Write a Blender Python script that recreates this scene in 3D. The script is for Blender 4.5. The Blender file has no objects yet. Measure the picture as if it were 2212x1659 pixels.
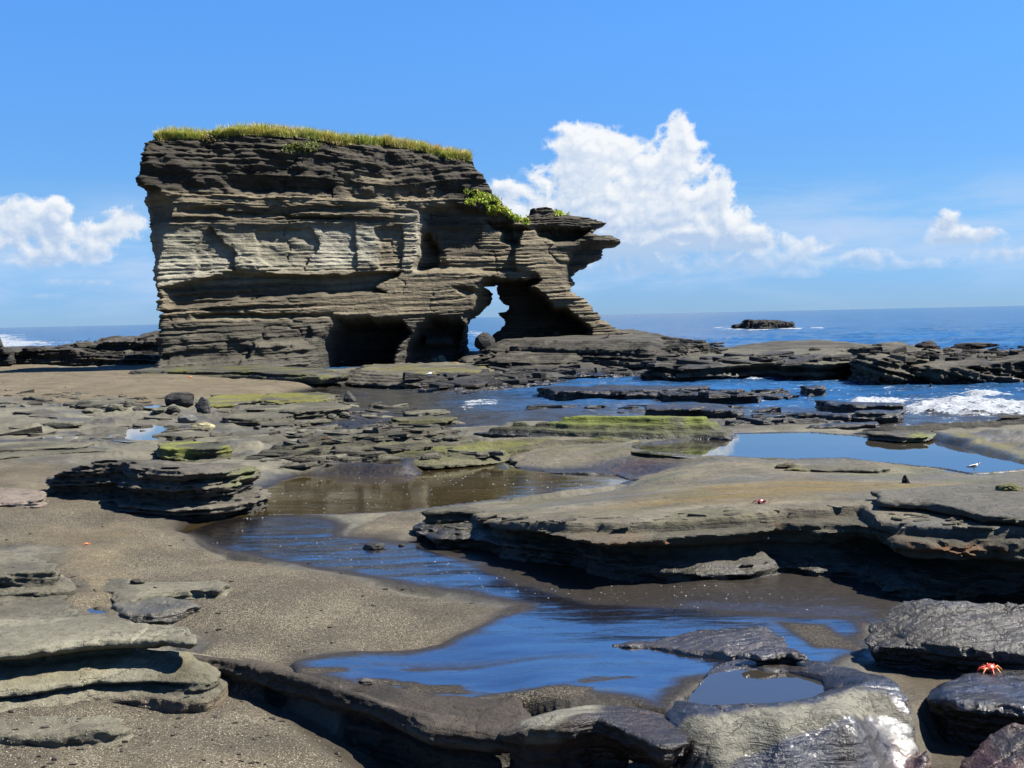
import bpy, math, random
import numpy as np
from mathutils import Vector, Matrix

R = math.radians
scene = bpy.context.scene
COL = scene.collection
random.seed(7)
RNG = np.random.RandomState(11)

# ------------------------------------------------------------------ camera
CAM_Z = 2.6
HFOV = 45.0
IMG_W, IMG_H = 2211.0, 1659.0          # picture units used for the survey points below
FOC = IMG_W / 2 / math.tan(R(HFOV / 2))
PITCH = math.atan((IMG_H / 2 - 684.0) / FOC)
ROLL = math.atan(48.0 / 2211.0)
cam_data = bpy.data.cameras.new("camera")
cam_data.sensor_fit = 'HORIZONTAL'
cam_data.angle = R(HFOV)
cam_data.clip_start = 0.1
cam_data.clip_end = 60000
cam = bpy.data.objects.new("camera", cam_data)
COL.objects.link(cam)
fwd = Vector((0, math.cos(PITCH), -math.sin(PITCH)))
r0 = Vector((1, 0, 0))
u0 = r0.cross(fwd)
right = r0 * math.cos(ROLL) - u0 * math.sin(ROLL)
up = u0 * math.cos(ROLL) + r0 * math.sin(ROLL)
M = Matrix((right, up, -fwd)).transposed().to_4x4()
M.translation = Vector((0, 0, CAM_Z))
cam.matrix_world = M
scene.camera = cam


def ray(px, py):
    return (fwd * FOC + right * (px - IMG_W / 2) - up * (py - IMG_H / 2)).normalized()


def P(px, py, z):
    """survey point: where the sight line through a picture point meets height z"""
    r = ray(px, py)
    t = (z - CAM_Z) / r.z
    return (r.x * t, r.y * t)


def PD(px, py, d):
    r = ray(px, py)
    t = d / r.y
    return (r.x * t, d, CAM_Z + r.z * t)


def PV(pts):
    return [P(x, y, z) for x, y, z in pts]


def proj(x, y, z):
    """picture point of world points, for reading the survey back"""
    dx, dy, dz = x, y, z - CAM_Z
    f = dx * fwd.x + dy * fwd.y + dz * fwd.z
    a = dx * right.x + dy * right.y + dz * right.z
    b = dx * up.x + dy * up.y + dz * up.z
    return IMG_W / 2 + FOC * a / f, IMG_H / 2 - FOC * b / f


# ------------------------------------------------------------------ world and sun
SUN_AZ = R(3)       # measured from +X towards +Y
SUN_EL = R(53)
world = bpy.data.worlds.new("World")
scene.world = world
world.use_nodes = True
wn = world.node_tree
wn.nodes.clear()


class NT:
    """tiny helper to write node maths"""
    def __init__(self, tree):
        self.t = tree

    def n(self, typ, **kw):
        nd = self.t.nodes.new(typ)
        for k, v in kw.items():
            setattr(nd, k, v)
        return nd

    def link(self, a, b):
        self.t.links.new(a, b)

    def put(self, sock, v):
        if isinstance(v, (int, float)):
            sock.default_value = v
        elif isinstance(v, (tuple, list)):
            v = tuple(v)
            if len(sock.default_value) == 4 and len(v) == 3:
                v = v + (1,)
            sock.default_value = v
        else:
            self.link(v, sock)

    def m(self, op, a, b=None, c=None, clamp=False):
        nd = self.n('ShaderNodeMath', operation=op, use_clamp=clamp)
        self.put(nd.inputs[0], a)
        if b is not None:
            self.put(nd.inputs[1], b)
        if c is not None:
            self.put(nd.inputs[2], c)
        return nd.outputs[0]

    def vm(self, op, a, b=None):
        nd = self.n('ShaderNodeVectorMath', operation=op)
        self.put(nd.inputs[0], a)
        if b is not None:
            self.put(nd.inputs[1], b)
        return nd.outputs[0]

    def xyz(self, x, y, z):
        nd = self.n('ShaderNodeCombineXYZ')
        for i, v in enumerate((x, y, z)):
            self.put(nd.inputs[i], v)
        return nd.outputs[0]

    def sep(self, v):
        nd = self.n('ShaderNodeSeparateXYZ')
        self.put(nd.inputs[0], v)
        return nd.outputs

    def smooth(self, v, a, b, lo=0.0, hi=1.0):
        nd = self.n('ShaderNodeMapRange', interpolation_type='SMOOTHSTEP')
        self.put(nd.inputs[0], v)
        for i, q in enumerate((a, b, lo, hi)):
            self.put(nd.inputs[i + 1], q)
        return nd.outputs[0]

    def lin(self, v, a, b, lo=0.0, hi=1.0):
        nd = self.n('ShaderNodeMapRange')
        self.put(nd.inputs[0], v)
        for i, q in enumerate((a, b, lo, hi)):
            self.put(nd.inputs[i + 1], q)
        return nd.outputs[0]

    def noise(self, vec, scale, detail=4, rough=0.55, dist=0.0, lac=2.0):
        nd = self.n('ShaderNodeTexNoise')
        self.put(nd.inputs['Vector'], vec)
        nd.inputs['Scale'].default_value = scale
        nd.inputs['Detail'].default_value = detail
        nd.inputs['Roughness'].default_value = rough
        nd.inputs['Distortion'].default_value = dist
        nd.inputs['Lacunarity'].default_value = lac
        return nd.outputs[0]

    def mix(self, f, a, b, blend='MIX'):
        nd = self.n('ShaderNodeMix', data_type='RGBA', blend_type=blend)
        self.put(nd.inputs[0], f)
        self.put(nd.inputs[6], a)
        self.put(nd.inputs[7], b)
        return nd.outputs[2]


def build_world():
    w = NT(wn)
    out = w.n('ShaderNodeOutputWorld')
    bg = w.n('ShaderNodeBackground')
    sky = w.n('ShaderNodeTexSky', sky_type='NISHITA', sun_disc=False)
    sky.sun_elevation = SUN_EL
    sky.sun_rotation = R(90) - SUN_AZ
    sky.altitude = 0
    sky.air_density = 1.0
    sky.dust_density = 0.05
    sky.ozone_density = 2.2
    tc = w.n('ShaderNodeTexCoord')
    d = w.sep(tc.outputs['Generated'])
    az = w.m('ARCTAN2', d[0], d[1])
    hyp = w.m('SQRT', w.m('ADD', w.m('MULTIPLY', d[0], d[0]), w.m('MULTIPLY', d[1], d[1])))
    el = w.m('ARCTAN2', d[2], hyp)
    # the blue of the photograph is deep and clean
    skyc = sky.outputs[0]
    gam = w.n('ShaderNodeHueSaturation')
    gam.inputs['Saturation'].default_value = SKY_SAT
    gam.inputs['Value'].default_value = SKY_VAL
    w.put(gam.inputs['Color'], skyc)
    tint = w.mix(w.smooth(el, 0.0, 0.09), (0.28, 0.53, 1.20), (0.388, 0.644, 1.035))
    tint = w.mix(w.smooth(el, 0.07, 0.28), tint, (0.55, 0.96, 1.42))
    skyc = w.mix(1.0, gam.outputs[0], tint, 'MULTIPLY')

    def aze(px, py):
        r = ray(px, py)
        return math.atan2(r.x, r.y), math.atan2(r.z, math.hypot(r.x, r.y))
    k = 1.0 / FOC
    lobes = [(1252, 300, 34, 30), (1228, 350, 46, 50), (1296, 312, 44, 30), (1318, 372, 56, 48), (1262, 430, 86, 66), (1468, 280, 19, 28), (1468, 330, 34, 50),
             (1478, 392, 46, 56), (1385, 440, 70, 56), (1500, 455, 56, 52), (1545, 420, 26, 30), (1604, 468, 12, 24), (1588, 515, 36, 30), (1440, 520, 130, 50), (1180, 480, 80, 80),
             (1100, 412, 42, 13), (1320, 520, 90, 60), (1655, 522, 44, 15), (1745, 530, 44, 20), (1700, 562, 150, 15), (1850, 556, 50, 14), (1950, 572, 70, 9),
             (2042, 488, 28, 26), (2106, 508, 38, 15), (2065, 520, 56, 9), (2175, 552, 50, 15), (1230, 575, 60, 12), (1440, 585, 170, 9), (1700, 594, 60, 7), (1600, 570, 90, 12),
             (20, 468, 44, 34), (112, 470, 30, 34), (60, 512, 70, 38), (90, 558, 50, 18), (195, 545, 34, 24), (275, 476, 40, 28), (235, 500, 40, 14), (160, 612, 80, 8), (90, 640, 60, 6)]

    def noises(da, de):
        a = w.m('ADD', az, da)
        e = w.m('ADD', el, de)
        p = w.xyz(a, w.m('MULTIPLY', e, 1.15), 0.0)

        def n2d(scale, det, rough, dist=0.0):
            nd = w.n('ShaderNodeTexNoise', noise_dimensions='2D')
            w.put(nd.inputs['Vector'], p)
            nd.inputs['Scale'].default_value = scale
            nd.inputs['Detail'].default_value = det
            nd.inputs['Roughness'].default_value = rough
            nd.inputs['Distortion'].default_value = dist
            return nd.outputs[0]
        big = n2d(22, 2, 0.5)
        bil = w.m('ABSOLUTE', w.m('SUBTRACT', n2d(46, 1, 0.5), 0.5))
        bil2 = w.m('ABSOLUTE', w.m('SUBTRACT', n2d(105, 4, 0.62), 0.5))
        return w.m('ADD', w.m('MULTIPLY', w.m('SUBTRACT', big, 0.5), 1.5),
                   w.m('ADD', w.m('MULTIPLY', w.m('SUBTRACT', 0.10, bil), 1.5), w.m('MULTIPLY', w.m('SUBTRACT', 0.10, bil2), 0.9)))
    prod = None
    gx = None
    for (px, py, rx, ry) in lobes:
        la, le = aze(px, py)
        dx = w.m('MULTIPLY', w.m('SUBTRACT', az, la), 1 / (rx * k * 1.2))
        dy = w.m('MULTIPLY', w.m('SUBTRACT', el, le), 1 / (ry * k * 1.10))
        q = w.m('MULTIPLY_ADD', dx, dx, w.m('MULTIPLY', dy, dy))
        v = w.m('EXPONENT', w.m('MULTIPLY', q, -0.75))
        g = w.m('MULTIPLY', v, w.m('ADD', w.m('MULTIPLY', dx, 0.45), w.m('MULTIPLY', dy, 0.9)))
        iv = w.m('SUBTRACT', 1.0, v)
        prod = iv if prod is None else w.m('MULTIPLY', prod, iv)
        gx = g if gx is None else w.m('ADD', gx, g)
    tot = w.m('SUBTRACT', 1.0, prod)
    nz0 = noises(0.0, 0.0)
    nz1 = noises(0.003, 0.006)
    amp = w.smooth(tot, 0.0, 0.5, 0.25, 0.80)
    g0 = w.m('ADD', w.m('SUBTRACT', tot, 0.42), w.m('MULTIPLY', nz0, amp))
    low = w.m('ADD', 0.36, w.smooth(el, 0.085, 0.02, 0.0, 0.5))
    cov = w.m('POWER', w.smooth(g0, -0.02, low), 0.8)
    lit = w.m('ADD', w.m('MULTIPLY', w.m('SUBTRACT', nz0, nz1), 1.25), w.m('MULTIPLY', gx, 0.34))
    lit = w.m('ADD', lit, w.m('SUBTRACT', w.lin(el, 0.02, 0.14, 0.36, 0.72), w.smooth(g0, 0.25, 0.9, 0.0, 0.42)), clamp=True)
    cl = w.mix(lit, CLOUD_DARK, CLOUD_LIT)
    # low cloud sinks into the sea haze
    fade = w.smooth(el, 0.012, 0.065, 0.15, 0.98)
    veil = w.noise(w.xyz(w.m('MULTIPLY', az, 1.0), w.m('MULTIPLY', el, 5.0), 1.0), 6.0, 5, 0.6, 0.3)
    veil = w.m('MULTIPLY', w.m('MULTIPLY', w.smooth(veil, 0.38, 0.72), w.smooth(el, 0.12, 0.06)), w.smooth(el, 0.0, 0.03, 0.15, 0.9))
    skyc = w.mix(veil, skyc, CLOUD_VEIL)
    col = w.mix(w.m('MULTIPLY', cov, fade), skyc, cl)
    w.put(bg.inputs[0], col)
    bg.inputs[1].default_value = SKY_STRENGTH
    w.link(bg.outputs[0], out.inputs[0])
    world.cycles.sampling_method = 'MANUAL'
    world.cycles.sample_map_resolution = 1024


SKY_STRENGTH = 0.05
SKY_SAT = 1.12
SKY_VAL = 0.86
CLOUD_LIT = (6.1, 6.25, 6.4)
CLOUD_DARK = (3.1, 4.0, 5.4)
CLOUD_VEIL = (3.2, 4.3, 6.0)
build_world()

sun_data = bpy.data.lights.new("sun", 'SUN')
sun_data.energy = 5.0
sun_data.angle = R(0.53)
sun_data.color = (1.0, 0.94, 0.86)
sun = bpy.data.objects.new("sun", sun_data)
COL.objects.link(sun)
SUN_DIR = Vector((math.cos(SUN_EL) * math.cos(SUN_AZ), math.cos(SUN_EL) * math.sin(SUN_AZ), math.sin(SUN_EL)))
sun.rotation_euler = SUN_DIR.to_track_quat('Z', 'Y').to_euler()
sun.location = (30, 10, 40)

scene.view_settings.view_transform = 'Standard'
scene.view_settings.look = 'None'
scene.view_settings.gamma = 1.0
scene.view_settings.use_curve_mapping = False
scene.view_settings.exposure = 1.62
scene.cycles.max_bounces = 6
scene.cycles.diffuse_bounces = 2
scene.cycles.glossy_bounces = 3
scene.cycles.transmission_bounces = 2
scene.cycles.caustics_reflective = False
scene.cycles.caustics_refractive = False
scene.cycles.sample_clamp_indirect = 4.0

# ------------------------------------------------------------------ noise and distance helpers


def _h(ix, iy, iz, seed):
    h = (ix.astype(np.uint32) * np.uint32(374761393)) ^ (iy.astype(np.uint32) * np.uint32(668265263)) ^ (iz.astype(np.uint32) * np.uint32(2147483647)) ^ np.uint32((seed * 974634777) & 0xffffffff)
    h = (h ^ (h >> np.uint32(13))) * np.uint32(1274126177)
    h = h ^ (h >> np.uint32(16))
    h = h * np.uint32(2246822519)
    return (h ^ (h >> np.uint32(15))).astype(np.float32) * np.float32(2.0 / 4294967296.0) - np.float32(1.0)


def vn(x, y, seed=0, z=None):
    """value noise, -1..1"""
    x = np.asarray(x, np.float32); y = np.asarray(y, np.float32)
    xi = np.floor(x); yi = np.floor(y)
    fx = x - xi; fy = y - yi
    fx = fx * fx * fx * (fx * (fx * 6 - 15) + 10); fy = fy * fy * fy * (fy * (fy * 6 - 15) + 10)
    xi = xi.astype(np.int64); yi = yi.astype(np.int64)
    if z is None:
        zz = np.zeros(1, np.int64)
        a = _h(xi, yi, zz, seed); b = _h(xi + 1, yi, zz, seed)
        c = _h(xi, yi + 1, zz, seed); d = _h(xi + 1, yi + 1, zz, seed)
        return (a * (1 - fx) + b * fx) * (1 - fy) + (c * (1 - fx) + d * fx) * fy
    z = np.asarray(z, np.float32)
    zi = np.floor(z); fz = z - zi
    fz = fz * fz * (3 - 2 * fz)
    zi = zi.astype(np.int64)
    r = 0
    for k in (0, 1):
        a = _h(xi, yi, zi + k, seed); b = _h(xi + 1, yi, zi + k, seed)
        c = _h(xi, yi + 1, zi + k, seed); d = _h(xi + 1, yi + 1, zi + k, seed)
        v = (a * (1 - fx) + b * fx) * (1 - fy) + (c * (1 - fx) + d * fx) * fy
        r = r + v * (fz if k else (1 - fz))
    return r


def fbm(x, y, octs=4, seed=0, z=None, gain=0.5):
    s = 0; a = 1.0; f = 1.0; t = 0
    for i in range(octs):
        s = s + a * vn(x * f + 17.3 * i, y * f - 9.1 * i, seed + i, None if z is None else z * f)
        t += a
        a *= gain; f *= 2.03
    return s / t * 1.4


def sstep(v, a, b):
    t = np.clip((v - a) / (b - a), 0, 1)
    return t * t * (3 - 2 * t)


def sdf(poly, x, y):
    """signed distance to a closed polygon, negative inside"""
    poly = np.asarray(poly, np.float64)
    shp = np.shape(x)
    x = np.ravel(x); y = np.ravel(y)
    out = np.empty(len(x), np.float32)
    n = len(poly)
    for s in range(0, len(x), 400000):
        xs = x[s:s + 400000]; ys = y[s:s + 400000]
        d = np.full(len(xs), 1e18); ins = np.zeros(len(xs), bool)
        for i in range(n):
            ax, ay = poly[i]; bx, by = poly[(i + 1) % n]
            ex, ey = bx - ax, by - ay
            L = ex * ex + ey * ey + 1e-12
            t = np.clip(((xs - ax) * ex + (ys - ay) * ey) / L, 0, 1)
            d = np.minimum(d, (xs - ax - ex * t) ** 2 + (ys - ay - ey * t) ** 2)
            c = ((ay > ys) != (by > ys))
            if abs(ey) > 1e-12:
                ins ^= c & (xs < ex * (ys - ay) / ey + ax)
        out[s:s + 400000] = np.sqrt(d) * np.where(ins, -1, 1)
    return out.reshape(shp)


def smax(a, b, k):
    if k <= 0:
        return np.maximum(a, b)
    h = np.clip(0.5 + 0.5 * (a - b) / k, 0, 1)
    return b * (1 - h) + a * h + k * h * (1 - h)


def surface_net(F, xs, ys, zs):
    """mesh of F = 0 (inside F < 0); xs, ys, zs the grid coordinates"""
    S = F < 0
    c = np.zeros((F.shape[0] - 1, F.shape[1] - 1, F.shape[2] - 1), np.uint8)
    corners = [(i, j, k) for i in (0, 1) for j in (0, 1) for k in (0, 1)]
    for (i, j, k) in corners:
        c += S[i:F.shape[0] - 1 + i, j:F.shape[1] - 1 + j, k:F.shape[2] - 1 + k]
    I, J, K = np.nonzero((c > 0) & (c < 8))
    idx = np.full(c.shape, -1, np.int32)
    idx[I, J, K] = np.arange(len(I))
    vals = {q: F[I + q[0], J + q[1], K + q[2]] for q in corners}
    acc = np.zeros((len(I), 3), np.float32); cnt = np.zeros(len(I), np.float32)
    for a in corners:
        for ax in range(3):
            if a[ax] == 0:
                b = list(a); b[ax] = 1; b = tuple(b)
                va, vb = vals[a], vals[b]
                cr = (va < 0) != (vb < 0)
                t = np.where(cr, va / np.where(cr, va - vb, 1), 0)
                p = np.zeros((len(I), 3), np.float32)
                p[:] = a
                p[:, ax] += t
                acc += p * cr[:, None]; cnt += cr
    acc /= cnt[:, None]
    V = np.empty((len(I), 3), np.float32)
    for ax, (g, ii) in enumerate(((xs, I), (ys, J), (zs, K))):
        g = np.asarray(g, np.float32)
        V[:, ax] = g[ii] + acc[:, ax] * (g[ii + 1] - g[ii])
    quads = []
    for ax in range(3):
        sl0 = [slice(None)] * 3; sl1 = [slice(None)] * 3
        sl0[ax] = slice(0, -1); sl1[ax] = slice(1, None)
        A = S[tuple(sl0)]; B = S[tuple(sl1)]
        o = [q for q in range(3) if q != ax]
        core = [slice(None)] * 3
        core[o[0]] = slice(1, -1); core[o[1]] = slice(1, -1)
        A = A[tuple(core)]; B = B[tuple(core)]
        E = np.nonzero(A != B)
        E = [np.asarray(e) for e in E]
        sgn = A[tuple(E)]
        E[o[0]] = E[o[0]] + 1; E[o[1]] = E[o[1]] + 1

        def cell(d0, d1):
            q = [e.copy() for e in E]
            q[o[0]] -= d0; q[o[1]] -= d1
            return idx[q[0], q[1], q[2]]
        Q = np.stack([cell(1, 1), cell(0, 1), cell(0, 0), cell(1, 0)], 1)
        flip = sgn if ax != 1 else ~sgn
        Q[~flip] = Q[~flip][:, ::-1]
        quads.append(Q)
    Q = np.concatenate(quads)
    Q = Q[(Q >= 0).all(1)]
    return V, Q


def mesh_obj(name, V, Q, mat, attrs=None, smooth=True, parent=None, angle=None):
    V = np.asarray(V, np.float32); Q = np.asarray(Q, np.int32)
    me = bpy.data.meshes.new(name)
    me.vertices.add(len(V)); me.vertices.foreach_set('co', V.ravel())
    k = Q.shape[1]
    me.loops.add(Q.size); me.loops.foreach_set('vertex_index', Q.ravel())
    me.polygons.add(len(Q))
    me.polygons.foreach_set('loop_start', np.arange(0, Q.size, k, dtype=np.int32))
    me.polygons.foreach_set('use_smooth', np.full(len(Q), smooth))
    me.update(calc_edges=True)
    if attrs:
        for an, arr in attrs.items():
            a = me.color_attributes.new(an, 'FLOAT_COLOR', 'POINT')
            full = np.ones((len(V), 4), np.float32)
            full[:, :arr.shape[1]] = arr
            a.data.foreach_set('color', full.ravel())
    if angle is not None and smooth:
        me.set_sharp_from_angle(angle=R(angle))
    me.materials.append(mat)
    o = bpy.data.objects.new(name, me)
    COL.objects.link(o)
    if parent is not None:
        o.parent = parent
        if not getattr(parent, 'matrix_world', None) is None:
            o.matrix_parent_inverse = Matrix.Identity(4)
    return o


def tag(o, label=None, cat=None, group=None, kind=None):
    if label: o['label'] = label
    if cat: o['category'] = cat
    if group: o['group'] = group
    if kind: o['kind'] = kind
    return o


def empty(name, loc=(0, 0, 0), rz=0.0):
    o = bpy.data.objects.new(name, None)
    o.empty_display_size = 0.1
    o.location = loc
    o.rotation_euler = (0, 0, rz)
    COL.objects.link(o)
    return o


# ------------------------------------------------------------------ materials
def new_mat(name):
    m = bpy.data.materials.new(name)
    m.use_nodes = True
    t = m.node_tree
    for n in list(t.nodes):
        t.nodes.remove(n)
    w = NT(t)
    out = w.n('ShaderNodeOutputMaterial')
    b = w.n('ShaderNodeBsdfPrincipled')
    w.link(b.outputs[0], out.inputs[0])
    return m, w, b


def rock_material(name, fine=1.0, lam=1.0, bump=1.0, cracked=False):
    """stone and sand: colour, wetness and sand cover come from the mesh, grain from noise.
    fine: size of the grain, lam: strength of horizontal laminations"""
    m, w, b = new_mat(name)
    geo = w.n('ShaderNodeNewGeometry')
    pos = geo.outputs['Position']
    ca = w.n('ShaderNodeVertexColor', layer_name='Col').outputs[0]
    pr = w.n('ShaderNodeVertexColor', layer_name='Prm').outputs[0]
    prs = w.sep(pr)
    wet, sand, rough_k = prs[0], prs[1], prs[2]
    n1 = w.noise(pos, 1.7 / fine, 5, 0.6)
    n2 = w.noise(pos, 11 / fine, 5, 0.65)
    n3 = w.noise(pos, 90 / fine, 3, 0.6)
    flat = w.vm('MULTIPLY', pos, (1.0, 1.0, 9.0))
    nl = w.noise(flat, 3.2 / fine, 5, 0.62, 0.4)
    if lam > 0.9:
        nl2 = w.noise(w.vm('MULTIPLY', pos, (1.0, 1.0, 26.0)), 1.1 / fine, 4, 0.65, 0.2)
        nl = w.m('ADD', w.m('MULTIPLY', nl, 0.5), w.m('MULTIPLY', nl2, 0.5))
    val = w.m('ADD', w.m('ADD', w.m('MULTIPLY', n1, 0.55), w.m('MULTIPLY', n2, 0.6)), w.m('ADD', w.m('MULTIPLY', n3, 0.45), w.m('MULTIPLY', nl, 0.6 * lam)))
    val = w.lin(val, 0.55 + 0.3 * lam, 1.2 + 0.3 * lam, 0.35, 1.25)
    col = w.mix(1.0, ca, w.xyz(val, val, val), 'MULTIPLY')
    # small pits and pale flecks
    vo = w.n('ShaderNodeTexVoronoi', feature='F1')
    vo.inputs['Scale'].default_value = 38 / fine
    w.put(vo.inputs['Vector'], pos)
    pit = w.m('MULTIPLY', w.smooth(vo.outputs['Distance'], 0.24, 0.05), w.smooth(n2, 0.52, 0.62))
    # sand: dark grains with shell bits
    vs = w.n('ShaderNodeTexVoronoi', feature='F1')
    vs.inputs['Scale'].default_value = 170
    w.put(vs.inputs['Vector'], pos)
    cs = w.sep(vs.outputs['Color'])
    vs2 = w.n('ShaderNodeTexVoronoi', feature='F1')
    vs2.inputs['Scale'].default_value = 75
    w.put(vs2.inputs['Vector'], pos)
    cs2 = w.sep(vs2.outputs['Color'])
    shellmap = w.noise(pos, 0.9, 3, 0.5)
    thr = w.lin(shellmap, 0.3, 0.75, 0.90, 0.55)
    shell = w.m('GREATER_THAN', cs[0], thr)
    shell2 = w.m('MULTIPLY', w.m('GREATER_THAN', cs2[0], w.m('ADD', 0.90, w.m('MULTIPLY', thr, 0.06))), w.smooth(vs2.outputs['Distance'], 0.42, 0.30))
    grain = w.mix(w.m('MULTIPLY', shell, w.lin(cs[1], 0, 1, 0.2, 0.85)), w.mix(1.0, ca, w.xyz(w.lin(cs[2], 0, 1, 0.45, 1.0), w.lin(cs[2], 0, 1, 0.45, 1.0), w.lin(cs[2], 0, 1, 0.5, 0.98)), 'MULTIPLY'), (0.27, 0.245, 0.195))
    grain = w.mix(w.m('MULTIPLY', shell2, 0.5), grain, (0.46, 0.42, 0.34))
    grain = w.mix(w.smooth(n1, 0.35, 0.7, 0.0, 0.45), grain, (0.045, 0.040, 0.036))
    grain = w.mix(w.m('MULTIPLY', wet, 1.15, clamp=True), grain, w.mix(1.0, ca, (0.9, 0.88, 0.86), 'MULTIPLY'))
    col = w.mix(sand, col, grain)
    wetcol = w.mix(1.0, col, (0.34, 0.33, 0.33), 'MULTIPLY')
    col = w.mix(w.m('MULTIPLY', wet, 0.92), col, wetcol)
    col = w.mix(1.0, col, (1.0, 0.98, 0.88), 'MULTIPLY')
    w.put(b.inputs['Base Color'], col)
    rr = w.lin(w.m('ADD', w.m('MULTIPLY', n2, 0.6), w.m('MULTIPLY', n1, 0.4)), 0.35, 0.65, 0.13, 0.36)
    w.put(b.inputs['Roughness'], w.m('ADD', w.m('MULTIPLY', w.m('SUBTRACT', 1.0, wet), 0.86), w.m('MULTIPLY', wet, rr)))
    w.put(b.inputs['Specular IOR Level'], w.m('ADD', w.m('SUBTRACT', w.lin(wet, 0, 1, 0.25, 0.46), w.m('MULTIPLY', sand, 0.22)), w.m('MULTIPLY', w.m('MULTIPLY', w.smooth(wet, 0.65, 0.95), sand), 0.5)))
    b.inputs['Coat IOR'].default_value = 4.2
    b.inputs['Coat Roughness'].default_value = 0.07
    w.put(b.inputs['Coat Weight'], w.m('MULTIPLY', w.smooth(w.m('ADD', wet, w.m('MULTIPLY', w.m('SUBTRACT', n2, 0.5), 0.25)), 0.55, 0.95), sand))
    w.put(b.inputs['Coat Weight'], w.m('MAXIMUM', b.inputs['Coat Weight'].links[0].from_socket, w.m('MULTIPLY', rough_k, w.smooth(n1, 0.36, 0.56))))
    # relief
    h = w.m('ADD', w.m('MULTIPLY', n2, 0.030 * fine), w.m('MULTIPLY', n3, 0.0075 * fine))
    if cracked:
        wv = w.vm('ADD', w.vm('MULTIPLY', pos, (1.0, 1.0, 1.8)), w.vm('MULTIPLY', w.xyz(n1, n2, n1), (0.9, 0.9, 0.9)))
        vc = w.n('ShaderNodeTexVoronoi', feature='DISTANCE_TO_EDGE')
        vc.inputs['Scale'].default_value = 2.6
        w.put(vc.inputs['Vector'], wv)
        h = w.m('SUBTRACT', h, w.m('MULTIPLY', w.m('MULTIPLY', w.smooth(vc.outputs['Distance'], 0.022, 0.0), w.smooth(n1, 0.50, 0.60)), 0.016))
    h = w.m('ADD', h, w.m('MULTIPLY', nl, 0.050 * fine * lam))
    h = w.m('SUBTRACT', h, w.m('MULTIPLY', pit, 0.012 * fine))
    rp = w.noise(w.vm('MULTIPLY', pos, (1.2, 4.5, 1.0)), 2.2, 4, 0.6, 0.6)
    hs = w.m('ADD', w.m('MULTIPLY', cs[1], 0.004), w.m('ADD', w.m('MULTIPLY', n2, 0.014), w.m('MULTIPLY', rp, 0.03)))
    h = w.m('ADD', w.m('MULTIPLY', h, w.m('SUBTRACT', 1.0, sand)), w.m('MULTIPLY', hs, sand))
    h = w.m('MULTIPLY', h, w.m('SUBTRACT', 1.0, w.m('MULTIPLY', wet, w.m('MULTIPLY', sand, 0.9))))
    bp = w.n('ShaderNodeBump')
    bp.inputs['Strength'].default_value = 1.0
    bp.inputs['Distance'].default_value = bump
    w.put(bp.inputs['Height'], h)
    w.link(bp.outputs[0], b.inputs['Normal'])
    fl = w.noise(w.vm('MULTIPLY', pos, (0.8, 4.0, 1.0)), 1.6, 5, 0.6, 0.8)
    cb = w.n('ShaderNodeBump')
    cb.inputs['Distance'].default_value = 0.006
    w.put(cb.inputs['Height'], w.m('ADD', fl, w.m('MULTIPLY', w.m('SUBTRACT', 1.0, sand), w.m('ADD', w.m('MULTIPLY', n2, 2.2), w.m('MULTIPLY', n3, 0.4)))))
    w.link(cb.outputs[0], b.inputs['Coat Normal'])
    return m


MAT_STACK = rock_material('layered_tuff', 5.0, 1.0, 1.0)
MAT_ROCK = rock_material('shore_rock', 1.0, 0.55, 1.0, True)
MAT_ROCK_MID = rock_material('shore_rock_distant', 2.4, 0.8, 1.0)
MAT_GROUND = rock_material('shore_ground', 1.0, 0.0, 0.8)


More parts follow.
